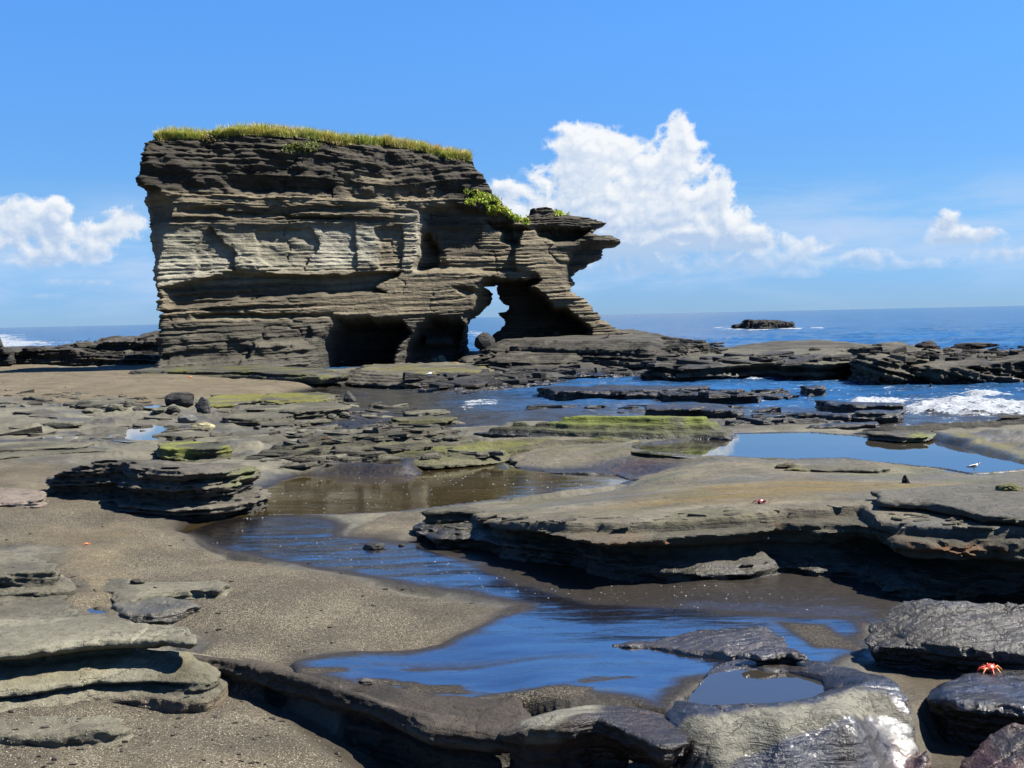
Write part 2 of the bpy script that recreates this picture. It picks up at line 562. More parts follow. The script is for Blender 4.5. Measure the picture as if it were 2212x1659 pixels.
def water_material(name, deep, rough=0.04, waves=(3.0, 0.02), foam=False, ior=1.45, mirror=None):
    m, w, b = new_mat(name)
    geo = w.n('ShaderNodeNewGeometry')
    pos = geo.outputs['Position']
    b.inputs['IOR'].default_value = ior
    st = w.vm('MULTIPLY', pos, (0.55, 1.0, 1.0))
    n1 = w.noise(st, waves[0], 6, 0.62, 0.35)
    n2 = w.noise(st, waves[0] * 0.17, 4, 0.55, 0.3)
    n3 = w.noise(st, waves[0] * 5.0, 3, 0.55)
    h = w.m('ADD', w.m('MULTIPLY', n1, waves[1]), w.m('ADD', w.m('MULTIPLY', n2, waves[1] * 3.2), w.m('MULTIPLY', n3, waves[1] * 0.16)))
    bp = w.n('ShaderNodeBump')
    bp.inputs['Distance'].default_value = 1.0
    bp.inputs['Strength'].default_value = 1.0
    w.put(bp.inputs['Height'], h)
    w.link(bp.outputs[0], b.inputs['Normal'])
    col = w.mix(w.smooth(n2, 0.35, 0.65), deep, tuple(c * 1.7 for c in deep))
    r = rough
    if foam:
        pr = w.sep(w.n('ShaderNodeVertexColor', layer_name='Prm').outputs[0])
        fo = pr[0]
        fn = w.noise(w.vm('MULTIPLY', pos, (0.6, 1.0, 1.0)), 2.6, 7, 0.72, 0.8)
        fn2 = w.noise(pos, 11.0, 5, 0.7, 0.4)
        f = w.smooth(w.m('ADD', w.m('MULTIPLY', fo, 1.15), w.m('ADD', w.m('MULTIPLY', w.m('SUBTRACT', fn, 0.5), 2.8), w.m('MULTIPLY', w.m('SUBTRACT', fn2, 0.5), 1.3))), 0.62, 0.86)
        f = w.m('MULTIPLY', f, w.smooth(fo, 0.0, 0.12))
        shal = pr[1]
        col = w.mix(shal, col, (0.030, 0.030, 0.026))
        col = w.mix(f, col, w.mix(w.smooth(fn2, 0.3, 0.7), (0.13, 0.155, 0.175), (0.30, 0.31, 0.32)))
        r = w.m('ADD', rough, w.m('MULTIPLY', f, 0.6))
    w.put(b.inputs['Base Color'], col)
    w.put(b.inputs['Roughness'], r)
    if mirror is not None:
        # rough open water: the facets a low eye sees never mirror the horizon fully
        out = [n for n in m.node_tree.nodes if n.type == 'OUTPUT_MATERIAL'][0]
        b.inputs['Specular IOR Level'].default_value = 0.0
        g = w.n('ShaderNodeBsdfGlossy')
        g.inputs['Roughness'].default_value = rough
        w.link(bp.outputs[0], g.inputs['Normal'])
        lw = w.n('ShaderNodeFresnel')
        lw.inputs['IOR'].default_value = 1.33
        w.link(bp.outputs[0], lw.inputs['Normal'])
        fac = w.m('MULTIPLY', w.m('MINIMUM', lw.outputs[0], mirror), 1.0)
        if foam:
            fac = w.m('MULTIPLY', fac, w.m('SUBTRACT', 1.0, f))
        mx = w.n('ShaderNodeMixShader')
        w.put(mx.inputs[0], fac)
        w.link(b.outputs[0], mx.inputs[1]); w.link(g.outputs[0], mx.inputs[2])
        w.link(mx.outputs[0], out.inputs[0])
    return m
# ------------------------------------------------------------------ ground
SEA_Z = -0.2


def PZ(pts, z):
    return [P(x, y, z) for x, y in pts]


# surveyed heights: (picture x, picture y, height)
GP = [(0, 1659, -.30), (300, 1620, -.32), (600, 1600, -.36), (800, 1659, -.45),
      (0, 1500, -.05), (350, 1500, -.12), (500, 1460, -.02), (1000, 1659, -.45), (1500, 1659, -.45), (2211, 1659, -.3),
      (700, 1450, 0), (1300, 1450, 0), (1100, 1300, 0), (1700, 1340, .0), (2211, 1320, -.05), (2000, 1450, -.05), (2211, 1500, -.12), (1500, 1500, 0),
      (500, 1250, .06), (200, 1150, .12), (50, 1150, .15), (60, 1250, .12), (100, 1320, .1), (400, 1120, .06), (700, 1190, 0.01), (900, 1200, -.01), (1500, 1270, .02), (1900, 1290, .0),
      (830, 1140, .05), (1000, 1160, .02), (640, 1110, .0), (0, 1060, .2), (150, 1040, .16), (620, 1040, .12), (800, 1010, .12),
      (0, 1000, .25), (300, 1000, .20), (500, 1010, .20), (0, 900, .32), (300, 900, .24), (500, 950, .12), (600, 880, .08), (0, 820, .36), (300, 810, .30), (450, 835, .2), (600, 822, .14), (0, 790, .38), (330, 792, .3),
      (1200, 990, .15), (1400, 975, .25), (1450, 1030, .25), (1120, 1000, .22), (1700, 1000, .27), (1100, 965, .16), (2100, 1060, .5),
      (1700, 960, .20), (2150, 950, .36), (2100, 900, -.3), (2000, 1020, .26),
      (700, 905, -.1), (850, 870, -.32), (720, 850, -.18), (900, 840, -.4), (1050, 880, -.5), (1200, 870, -.7), (1800, 870, -.9), (2200, 875, -.9), (1400, 820, -.9), (2200, 800, -.9), (1000, 820, -.4),
      (1300, 1250, -.01), (1450, 1238, -.01), (1600, 1235, 0), (1800, 1280, 0), (2000, 1330, -.03), (2211, 1380, -.08), (1150, 1230, 0), (1200, 1180, 0), (1500, 1170, 0), (2000, 1200, 0), (2211, 1240, 0),
      (700, 805, 0.02), (900, 790, .1), (1500, 745, -.5), (2200, 745, -.8)]
_g = []
for (px, py, z) in GP:
    x, y = P(px, py, z)
    _g.append((x / y, math.log(y), z))
for a in (-1.2, -.7, .7, 1.2):
    _g.append((a, math.log(10), 0.1 if a < 0 else 0.0))
    _g.append((a, math.log(25), 0.3 if a < 0 else 0.35))
    _g.append((a, math.log(50), 0.35 if a < 0 else -.9))
for a in (-.45, -.2, 0, .2, .45):
    _g.append((a, math.log(110), -2.2)); _g.append((a, math.log(88), -1.2 if a > -.3 else -.6))
GPA = np.array(_g)


def base_z(x, y):
    yy = np.maximum(y, 4.5)
    a = x / yy; l = np.log(yy)
    num = 0; den = 0
    for (pa, pl, pz) in GPA:
        d2 = ((a - pa) * 2.2) ** 2 + (l - pl) ** 2 + 1e-4
        wgt = 1 / (d2 * d2)
        num = num + wgt * pz; den = den + wgt
    return num / den


# --- areas, given as picture outlines at a height
A_J = PZ([(548, 1060), (640, 1028), (800, 1018), (930, 1004), (1000, 998), (1075, 994), (1090, 1010), (1180, 1020), (1330, 1022), (1375, 1030), (1340, 1050), (1180, 1073), (1000, 1088), (900, 1100), (820, 1108), (700, 1112), (560, 1112), (470, 1120), (400, 1150), (430, 1120), (500, 1100), (548, 1088)], .0)
A_STREAM = PZ([(392, 1150), (430, 1122), (520, 1112), (700, 1116), (745, 1135), (738, 1158), (860, 1170), (900, 1168), (1160, 1260), (1300, 1300), (1860, 1330), (1860, 1400), (1800, 1440), (1500, 1470), (1440, 1520), (1250, 1500), (1000, 1500), (780, 1478), (620, 1460), (640, 1425), (780, 1400), (950, 1385), (1050, 1345), (1120, 1305), (1000, 1285), (850, 1260), (700, 1235), (560, 1205), (450, 1180)], .0)
A_STREAM2 = PZ([(905, 1166), (1120, 1150), (1300, 1120), (2000, 1100), (2500, 1120), (2500, 1440), (2000, 1440), (1850, 1420), (1860, 1350), (1300, 1320), (1150, 1275), (1000, 1240)], .0)
A_GULLY = PZ([(1840, 1400), (2500, 1400), (2500, 1700), (1900, 1700), (1990, 1540), (1900, 1470), (1850, 1440)], -.1)
A_H = PZ([(1370, 962), (1440, 955), (1575, 938), (1720, 935), (1900, 945), (2020, 948), (2120, 975), (2211, 1003), (2211, 1013), (2100, 1021), (2040, 1010), (1930, 1000), (1830, 990), (1720, 992), (1600, 988), (1500, 984), (1400, 975)], .25)
A_LOW = PV([(-600, 1380, .1), (395, 1385, .04), (450, 1420, .04), (560, 1434, .03), (640, 1450, .02), (700, 1466, .02), (770, 1490, .02), (860, 1528, .02), (930, 1560, .0), (1000, 1572, -.02), (1050, 1583, -.03), (1090, 1578, .02), (1140, 1562, .1), (1250, 1552, .12), (1400, 1572, .12), (1480, 1580, .1), (1560, 1595, .1), (1800, 1575, .1), (1940, 1550, .1), (1985, 1500, 0), (2060, 1490, 0), (2600, 1480, 0), (2600, 2600, -.3), (-600, 2600, -.3)])
A_P1 = PZ([(265, 948), (275, 920), (345, 915), (420, 925), (345, 938), (345, 950), (300, 952)], .20)
A_P2 = PZ([(110, 945), (150, 935), (135, 948)], .22)
A_P3 = PZ([(170, 1316), (200, 1308), (245, 1318), (230, 1328), (195, 1325)], .06)
A_P4 = PZ([(300, 878), (330, 874), (380, 876), (335, 884)], .23)
A_P5 = PZ([(700, 985), (790, 985), (880, 990), (860, 1003), (720, 1000)], .16)
A_SANDL = PZ([(-600, 1085), (100, 1075), (280, 1095), (450, 1110), (400, 1150), (520, 1205), (700, 1240), (850, 1265), (1000, 1290), (1115, 1308), (1040, 1350), (940, 1390), (780, 1405), (640, 1430), (600, 1460), (440, 1430), (440, 1350), (350, 1335), (250, 1335), (240, 1320), (170, 1330), (120, 1260), (120, 1200), (-600, 1130)], .03)
A_SANDF = PZ([(-900, 785), (0, 787), (200, 796), (400, 805), (600, 812), (735, 815), (745, 828), (560, 840), (400, 850), (330, 868), (150, 858), (0, 855), (-900, 860)], .3)
A_SANDM = PZ([(-600, 1010), (60, 1000), (140, 1010), (100, 1045), (-600, 1060)], .2)
A_SANDB = PZ([(735, 1158), (745, 1138), (820, 1118), (900, 1108), (905, 1160), (830, 1168)], .03)


A_K = PV([(903, 1110, .2), (905, 1138, .25), (1014, 1143, .33), (1111, 1147, .38), (1225, 1157, .42), (1284, 1168, .43), (1400, 1160, .45), (1550, 1148, .48), (1700, 1130, .50), (1850, 1135, .50), (1950, 1158, .55), (2050, 1152, .62), (2211, 1152, .64), (2500, 1150, .64), (2500, 1000, .3), (2211, 1017, .26), (2100, 1025, .26), (2040, 1014, .26), (1930, 1004, .26), (1830, 994, .26), (1720, 996, .26), (1600, 992, .26), (1500, 988, .26), (1400, 979, .26),
          (1362, 968, .25), (1380, 953, .27), (1300, 946, .27), (1200, 943, .25), (1110, 946, .21), (1050, 957, .15), (1005, 975, .10), (1040, 992, .04), (1085, 990, .04), (1100, 1008, .04), (1180, 1020, .04), (1330, 1022, .05), (1378, 1030, .1), (1340, 1052, .05), (1180, 1075, .04), (1000, 1090, .06), (930, 1098, .1)])
KT = [(905, 1120, .22), (1014, 1125, .33), (1111, 1130, .42), (1225, 1128, .50), (1400, 1125, .53), (1550, 1113, .57), (1700, 1098, .60), (1850, 1090, .62), (1950, 1140, .60), (2050, 1145, .64), (2211, 1150, .66), (1500, 1060, .40), (1700, 1045, .39), (2000, 1050, .40), (2211, 1045, .4), (1500, 992, .28), (1720, 998, .28), (1930, 1006, .28), (2100, 1028, .28), (2211, 1022, .28), (1400, 982, .28), (1300, 960, .25), (1200, 960, .21), (1120, 972, .15), (1050, 962, .13), (1110, 950, .20), (1200, 948, .24), (1300, 950, .26), (1010, 980, .09), (1110, 1005, .07), (1180, 1016, .07), (1330, 1018, .09), (1390, 1028, .10), (1440, 1030, .24), (1350, 1058, .09), (1180, 1082, .09), (1000, 1096, .10), (1250, 990, .17), (1200, 1100, .36), (1000, 1110, .25)]


def idw(pts):
    """smooth surface through surveyed heights (thin plate)"""
    A = np.array([P(px, py, z) + (z,) for px, py, z in pts])
    n = len(A)
    c = A[:, :2].mean(0); sc = A[:, :2].std() + 1e-6
    q = (A[:, :2] - c) / sc

    def phi(r2):
        return .5 * r2 * np.log(r2 + 1e-9)
    K = phi(((q[:, None] - q[None]) ** 2).sum(-1)) + np.eye(n) * .001
    B = np.zeros((n + 3, n + 3)); B[:n, :n] = K; B[:n, n] = 1; B[:n, n + 1:] = q; B[n, :n] = 1; B[n + 1:, :n] = q.T
    sol = np.linalg.solve(B, np.concatenate([A[:, 2], np.zeros(3)]))
    lo, hi = A[:, 2].min() - .04, A[:, 2].max() + .03

    def f(x, y):
        X = (x - c[0]) / sc; Y = (y - c[1]) / sc
        v = sol[n] + sol[n + 1] * X + sol[n + 2] * Y
        for i in range(n):
            v = v + sol[i] * phi((X - q[i, 0]) ** 2 + (Y - q[i, 1]) ** 2)
        return np.clip(v, lo, hi)
    return f


K_TOP = idw(KT)


def poolmask(x, y, poly, soft=0.25, n=0.12, f=1.5, seed=5):
    d = sdf(poly, x, y) + n * fbm(x * f, y * f, 4, seed)
    return d


def ground_parts(x, y):
    """height, colour, wet, sand at world points"""
    z = base_z(x, y).astype(np.float32)
    dist = np.maximum(y, 4)
    nearf = sstep(dist, 60, 25)
    # undulation and thin terraces of the bedded rock
    und = fbm(x * .35, y * .35, 3, 21) * .05 + fbm(x * 1.3, y * 1.3, 3, 22) * .018
    dS = np.minimum(sdf(A_SANDL, x, y), np.minimum(sdf(A_SANDF, x, y), np.minimum(sdf(A_SANDM, x, y), np.minimum(sdf(A_GULLY, x, y), sdf(A_SANDB, x, y)))))
    dS = dS + .25 * fbm(x * 1.1, y * 1.1, 4, 31) * np.clip(dist / 14, .5, 2.5)
    dLow = sdf(A_LOW, x, y) + .03 * fbm(x * 3, y * 3, 3, 9)
    dJ = sdf(A_J, x, y) + .12 * fbm(x * 1.6, y * 1.6, 4, 3)
    dT = sdf(A_STREAM, x, y) + .05 * fbm(x * 2.0, y * 2.0, 4, 4)
    dT2 = sdf(A_STREAM2, x, y) + .15 * fbm(x * 1.2, y * 1.2, 3, 5)
    dH = sdf(A_H, x, y) + .16 * fbm(x * .9, y * .9, 4, 6)
    sand = sstep(dS, .12, -.12)
    lowb = sstep(dLow, .04, -.12)
    lowsand = sstep(dLow + .15 * fbm(x * 2.2, y * 2.2, 4, 77), -.05, -.30)
    sand = np.maximum(sand, lowsand)
    tm = sstep(dT, .12, -.04)
    wetsand = np.maximum(tm, sstep(dT2, .15, -.1))
    film = sstep(dT + .10 * fbm(x * .9, y * 2.4, 4, 35), .02, -.28); damp = sstep(dT, .40, -.05)
    sand_all = np.maximum(sand, wetsand)
    dK = sdf(A_K, x, y)
    rockk = (1 - sand_all) * (y > 6)
    zr = z + und * 1.6
    st = .055 + .02 * (y > 18) + .03 * (y > 26)
    warp = fbm(x * .5, y * .5, 4, 41) * .07 + fbm(x * 3.1, y * 3.1, 3, 42) * .012
    q = (zr + warp) / st
    fl = np.floor(q); fr = q - fl
    rockk = rockk * (dK > 0)
    terr = (fl + sstep(fr, .62, .98)) * st - warp * .55
    zr = terr * .85 + zr * .15
    z = zr * rockk + (z + und * .5) * (1 - rockk)
    z += fbm(x * 6, y * 6, 3, 51) * .006 * nearf
    # bumps of rubble in the far left flat
    reg = sstep(sdf(PZ([(130, 860), (700, 860), (1000, 900), (900, 960), (500, 985), (0, 960)], .2), x, y), .8, -.6)
    bb = fbm(x * .9, y * .9, 4, 61)
    z += reg * (sstep(bb, .05, .25) * .05 + sstep(bb, .28, .42) * .06 + np.minimum(bb, 0) * .05)
    # pools and streams cut in
    z -= .13 * sstep(dJ, .30, -.5)
    z = np.where(dJ < 0, np.minimum(z, -.005 + .03 * sstep(dJ, -.2, 0)), z)
    z = np.where((dJ < 1.2) & (dH > .6), np.minimum(z, .02 + .25 * np.maximum(dJ, 0)), z)
    z += sstep(dJ, .6, .0) * sstep(dJ, -.02, .03) * (np.maximum(z, .015) - z)
    z = z * (1 - tm) + tm * (np.minimum(z, .004) * .15 + .003 + .006 * fbm(x * 1.2, y * 3.0, 3, 8))
    kH = sstep(dH, .05, -.25)
    z = z * (1 - kH) + kH * (.19 - .1 * sstep(dH, 0, -1))
    bank = sstep(dH, .9, .02) * (dH > 0) * (y < 28) * (y > 15)
    z = z * (1 - bank) + np.maximum(z, .262) * bank
    for (pl, lv) in ((A_P1, .20), (A_P2, .22), (A_P3, .06), (A_P4, .23), (A_P5, .16)):
        dd = sdf(pl, x, y) + .05 * fbm(x * 2, y * 2, 3, 15)
        kk = sstep(dd, .25, -.02)
        z = z * (1 - kk) + kk * lv
        rim = sstep(dd, .5, .02) * (dd > 0)
        z = z * (1 - rim) + np.maximum(z, lv + .012) * rim
        z = np.where(dd <= 0, lv + .008 - .05 * sstep(dd, .0, -.12), z)
    ku = sstep(dK, .05, -.05)
    z = z * (1 - ku) + np.minimum(z, -.02) * ku
    # lower basin in front
    zl = -.36 + .10 * fbm(x * .8, y * .8, 3, 71) + .02 * fbm(x * 3, y * 3, 3, 72)
    leftup = sstep(x / dist, -.10, -.27)
    zl = zl + leftup * .28
    z = z * (1 - lowb) + zl * lowb
    # ---------------- colour
    n1 = fbm(x * .5, y * .5, 4, 81); n2 = fbm(x * 2.3, y * 2.3, 4, 82)
    C = np.empty(z.shape + (3,), np.float32)
    C[:] = (.118, .113, .088)
    t = sstep(n1, -.3, .5)[..., None]
    C = C * (1 - t) + np.array((.085, .080, .066)) * t
    # bedding lines by level
    lid = np.floor(q).astype(np.int64)
    lr = (_h(lid, lid * 0 + 3, np.zeros(1, np.int64), 5) * .5 + .5)[..., None]
    C = C * (.78 + .40 * lr)
    sandc = np.array((.064, .058, .049)); sandf = np.array((.100, .085, .062))
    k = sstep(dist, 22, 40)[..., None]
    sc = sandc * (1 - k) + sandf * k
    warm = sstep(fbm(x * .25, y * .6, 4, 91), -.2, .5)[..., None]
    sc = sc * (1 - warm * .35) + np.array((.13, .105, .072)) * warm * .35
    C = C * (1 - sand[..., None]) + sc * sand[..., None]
    C = C * (1 - wetsand[..., None]) + np.array((.024, .021, .019)) * wetsand[..., None]
    tp = sstep(sdf(PZ([(60, 1150), (220, 1140), (300, 1180), (260, 1250), (290, 1320), (180, 1320), (120, 1260), (100, 1200)], .1), x, y) + .4 * fbm(x * 1.5, y * 1.5, 4, 36), .4, -.4)[..., None] * sand[..., None] * .8
    C = C * (1 - tp) + np.array((.135, .112, .072)) * tp
    jj = sstep(dJ, .1, -.1)[..., None]
    C = C * (1 - jj) + np.array((.045, .034, .018)) * jj
    # moss and algae
    def blob(pts, zz, col, amt, soft=.5, seed=3):
        nonlocal C
        dd = sdf(PZ(pts, zz), x, y) + soft * 1.2 * fbm(x * 1.4, y * 1.4, 4, seed)
        mk = (sstep(dd, soft * .5, -soft * .6) * amt)[..., None]
        C = C * (1 - mk) + np.array(col) * mk
    blob([(300, 792), (560, 799), (560, 806), (330, 802)], .3, (.10, .12, .03), .8)
    blob([(2030, 935), (2110, 940), (2211, 985), (2211, 1003), (2120, 972)], .36, (.11, .10, .025), .8)
    blob([(1090, 960), (1090, 1000), (1000, 985), (950, 975)], .25, (.12, .13, .04), .5)
    wet = np.maximum(.5 * damp + .5 * film, .66 * sstep(dT2, .2, -.1))
    wet = np.maximum(wet, .55 * sstep(sdf(A_GULLY, x, y), .1, -.2))
    wet = np.maximum(wet, sstep(dJ, .35, .05) * .8)
    wet = np.maximum(wet, sstep(dH, .35, .0) * .9)
    dry = sstep(sdf(PZ([(1680, 1345), (1780, 1350), (1850, 1400), (1760, 1400)], 0), x, y), .1, -.1)
    wet = wet * (1 - dry * .7)
    # patchy drying inside the lower wet flat
    pat = sstep(fbm(x * 1.1, y * 3.2, 4, 95) + sstep(y, 8.6, 7.4) * .25, .12, .5)
    innear = sstep(y, 9.6, 8.8)
    wet = wet * (1 - .75 * pat * innear * tm)
    near_sea = sstep(z, SEA_Z + .22, SEA_Z + .05) * (y > 20)
    wet = np.maximum(wet, near_sea)
    dk = near_sea[..., None]
    C = C * (1 - dk) + np.array((.05, .048, .042)) * dk
    lowwet = sstep(sdf(PZ([(560, 1560), (720, 1600), (900, 1640), (1100, 1700), (800, 1700), (640, 1620)], -.36), x, y), .15, -.1)
    wet = np.maximum(wet, lowwet * .7 * lowb)
    seep = sstep(fbm(x * .7, y * .7, 4, 97), .25, .55) * (1 - sand_all) * (1 - nearf * 0) * (y < 40) * .55
    wet = np.maximum(wet, seep)
    return z, C, np.clip(wet, 0, 1), np.clip(sand_all, 0, 1)


def fan_grid(rows, cols_t):
    D, T = np.meshgrid(rows, cols_t, indexing='ij')
    X = T * np.maximum(D, 4.0)
    return X, D


def grid_quads(nr, nc):
    i = np.arange(nr - 1)[:, None] * nc + np.arange(nc - 1)[None, :]
    i = i.ravel()
    return np.stack([i, i + 1, i + nc + 1, i + nc], 1)


near_rows = 1 / np.linspace(1 / 5.6, 1 / 95, 640)
rows = np.concatenate([np.linspace(-14, 5.4, 30), near_rows, np.array([100, 110, 125, 150])])
cols = np.concatenate([np.linspace(-3, -.5, 26)[:-1], np.linspace(-.5, .5, 900), np.linspace(.5, 3, 26)[1:]])
GX, GY = fan_grid(rows, cols)
gz, gC, gw, gs = ground_parts(GX, GY)
gz = np.where(GY > 95, -3.0, gz)
V = np.stack([GX, GY, gz], -1).reshape(-1, 3)
prm = np.stack([gw, gs, np.zeros_like(gw)], -1).reshape(-1, 3)
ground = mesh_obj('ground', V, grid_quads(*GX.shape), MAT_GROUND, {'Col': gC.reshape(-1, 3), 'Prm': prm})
tag(ground, kind='structure')


def ground_z(x, y):
    z, _, _, _ = ground_parts(np.array([float(x)]), np.array([float(y)]))
    return float(z[0])


# ------------------------------------------------------------------ sea
FOAM = [([(1960, 872), (2060, 866), (2130, 866), (2300, 864), (2300, 896), (2100, 900), (1960, 900), (1945, 892)], .60),
        ([(1800, 862), (2000, 860), (1960, 872), (1850, 872)], .6),
        ([(960, 885), (1040, 868), (1120, 862), (1080, 874), (1000, 886)], .62),
        ([(1355, 945), (1390, 900), (1700, 905), (1600, 915)], .1),
        ([(1750, 900), (1850, 908), (1760, 912)], .5),
        ([(1560, 706), (1620, 711), (1770, 707), (1765, 709), (1620, 714), (1555, 711)], .85),
        ([(-80, 722), (40, 722), (60, 735), (130, 738), (120, 746), (-60, 752)], .75),
        ([(1010, 715), (1040, 718), (1030, 727), (1005, 725)], .7),
        ([(1730, 800), (1790, 795), (1780, 806)], .5), ([(2090, 852), (2150, 850), (2170, 858), (2100, 860)], .8),
        ([(1600, 815), (1650, 812), (1640, 822), (1600, 822)], .45), ([(2080, 795), (2150, 793), (2140, 800)], .5)]


def sea_parts(x, y):
    k = sstep(y, 400, 30)
    swell = np.sin((y + x * .35 + 3 * vn(x * .05, y * .05, 3)) * .42) * .10 + np.sin((y * .8 - x * .2) * 1.1 + 4 * vn(x * .1, y * .1, 5)) * .045
    chop = fbm(x * .7, y * 1.5, 4, 12) * .09
    ridged = (1 - np.abs(fbm(x * .45, y * .95, 4, 13))) * .10
    outside = sstep(y, 60, 72)
    inlet = 1 - outside
    calm = sstep(x / y, .02, -.12) * inlet
    z = (swell * (.35 + .9 * outside) + (chop + ridged - .07) * (.75 + .5 * outside)) * k * (1 - .75 * calm)
    foam = np.zeros_like(z)
    for pts, a in FOAM:
        dd = sdf(PZ(pts, SEA_Z), x, y)
        wdt = .012 * y
        dd = dd + wdt * 1.6 * fbm(x * .6, y * .6, 4, 14)
        foam = np.maximum(foam, a * sstep(dd, wdt, -wdt * 1.3))
    crest = sstep(z, .10, .22) * .28 * (y < 130)
    speck = inlet * sstep(x / y, 0.0, .2) * .30
    foam = np.clip(foam + crest + speck, 0, 1)
    z = z + sstep(foam, .5, 1.0) * (.10 + .10 * fbm(x * 2.2, y * 2.2, 4, 16)) * (y < 110)
    # breaker thrown up on the far left and a standing wave at the right
    for (px, py, h, sx, sy) in ((25, 742, .9, 1.8, 2.0), (2120, 860, .05, 1.2, .8), (1750, 803, .12, 1.5, .6)):
        cx, cy = P(px, py, SEA_Z)
        g = np.exp(-((x - cx) / sx) ** 2 - ((y - cy) / sy) ** 2)
        z = z + g * h * (1 + .5 * fbm(x * 2, y * 2, 4, 18))
    shallow = sstep(-base_z(x, y) + SEA_Z, .55, .1) * inlet
    shallow = np.maximum(shallow, calm * .9)
    return z + SEA_Z, foam, shallow


srows = np.concatenate([1 / np.linspace(1 / 21.0, 1 / 420, 560), 1 / np.linspace(1 / 430, 1 / 30000, 50)])
scols = np.concatenate([np.linspace(-3, -.5, 12)[:-1], np.linspace(-.5, .5, 620), np.linspace(.5, 3, 12)[1:]])
SX, SY = fan_grid(srows, scols)
sz, sf, ss = sea_parts(SX, SY)
sz = np.where(SY > 420, SEA_Z, sz)
MAT_SEA = water_material('sea_water', (.010, .042, .100), 0.10, (1.1, 0.13), foam=True, mirror=0.72)
sea = mesh_obj('sea', np.stack([SX, SY, sz], -1).reshape(-1, 3), grid_quads(*SX.shape), MAT_SEA,
               {'Prm': np.stack([sf, ss, ss * 0], -1).reshape(-1, 3)})
tag(sea, kind='structure')

# ------------------------------------------------------------------ still water in the pools
MAT_POOL = water_material('pool_water', (.020, .015, .007), 0.015, (4.0, 0.0022), ior=1.7)
MAT_STILL = water_material('still_water', (.018, .016, .012), 0.01, (2.5, 0.0002), ior=1.9)
MAT_FILM = water_material('film_water', (.030, .028, .026), 0.05, (9.0, 0.002), ior=1.6)


def water_sheet(name, poly, z, mat, grow=.25):
    import bmesh
    p = np.array(poly)
    c = p.mean(0)
    n = len(p)
    q = []
    area = sum(p[i][0] * p[(i + 1) % n][1] - p[(i + 1) % n][0] * p[i][1] for i in range(n))
    s = 1 if area > 0 else -1
    for i in range(n):
        a, b, d = p[i - 1], p[i], p[(i + 1) % n]
        t = (d - a); t = t / (np.linalg.norm(t) + 1e-9)
        q.append((b[0] + s * t[1] * grow, b[1] - s * t[0] * grow, z))
    bm = bmesh.new()
    f = bm.faces.new([bm.verts.new(v) for v in q])
    bmesh.ops.triangulate(bm, faces=[f])
    for f in bm.faces:
        if f.normal.z < 0:
            f.normal_flip()
    me = bpy.data.meshes.new(name)
    bm.to_mesh(me); bm.free()
    me.materials.append(mat)
    o = bpy.data.objects.new(name, me)
    COL.objects.link(o)
    tag(o, kind='structure')
    return o


water_sheet('tide_pool_water', A_J, .006, MAT_POOL, .12)
water_sheet('tide_pool_water', A_H, .25, MAT_STILL, .3)
water_sheet('puddle_water', A_P1, .195, MAT_STILL, .3)
water_sheet('puddle_water', A_P2, .215, MAT_STILL, .3)
water_sheet('puddle_water', A_P3, .055, MAT_STILL, .08)
water_sheet('puddle_water', A_P4, .225, MAT_STILL, .3)
water_sheet('puddle_water', A_P5, .150, MAT_STILL, .1)
# ------------------------------------------------------------------ bedded rock helper


def layers(s, tmin, tmax, seed, smin=-3.0, smax=16.0):
    """layer index, random value per layer and place within the layer for a height coordinate s"""
    rs = np.random.RandomState(seed)
    e = [smin]
    while e[-1] < smax:
        e.append(e[-1] + tmin + (tmax - tmin) * rs.rand() ** 1.7)
    e = np.array(e)
    i = np.clip(np.searchsorted(e, s) - 1, 0, len(e) - 2)
    fr = (s - e[i]) / (e[i + 1] - e[i])
    r = rs.rand(len(e)) * 2 - 1
    return i, r[i].astype(np.float32), fr.astype(np.float32)


def bedrock(s, x, seed, tmin, tmax, amp, fx, groove=.35):
    """how far each bed stands proud (+) along a face; x runs along the face"""
    i, r, fr = layers(s, tmin, tmax, seed)
    br = vn(x * fx + i * 13.7, i * 5.3 + .5, seed + 1) * .7 + vn(x * fx * 3.1 + i * 7.7, i * 3.3 + .5, seed + 2) * .35
    p = r * .55 + br
    g = np.abs(2 * fr - 1) ** 5
    return amp * (p - groove * g), i, r


def biggest(V, Q):
    """keep the one connected body and drop crumbs"""
    n = len(V)
    lab = np.arange(n)
    for _ in range(200):
        m = lab[Q].min(1)
        new = lab.copy()
        for k in range(Q.shape[1]):
            np.minimum.at(new, Q[:, k], m)
        new = np.minimum(new, new[new]); new = np.minimum(new, new[new])
        if (new == lab).all():
            break
        lab = new
    used = np.zeros(n, bool); used[Q.ravel()] = True
    ids, cnt = np.unique(lab[used], return_counts=True)
    keep = ids[cnt.argmax()]
    Q = Q[lab[Q[:, 0]] == keep]
    used = np.zeros(n, bool); used[Q.ravel()] = True
    remap = np.cumsum(used) - 1
    return V[used], remap[Q]


LEDGE_SEED = [100]


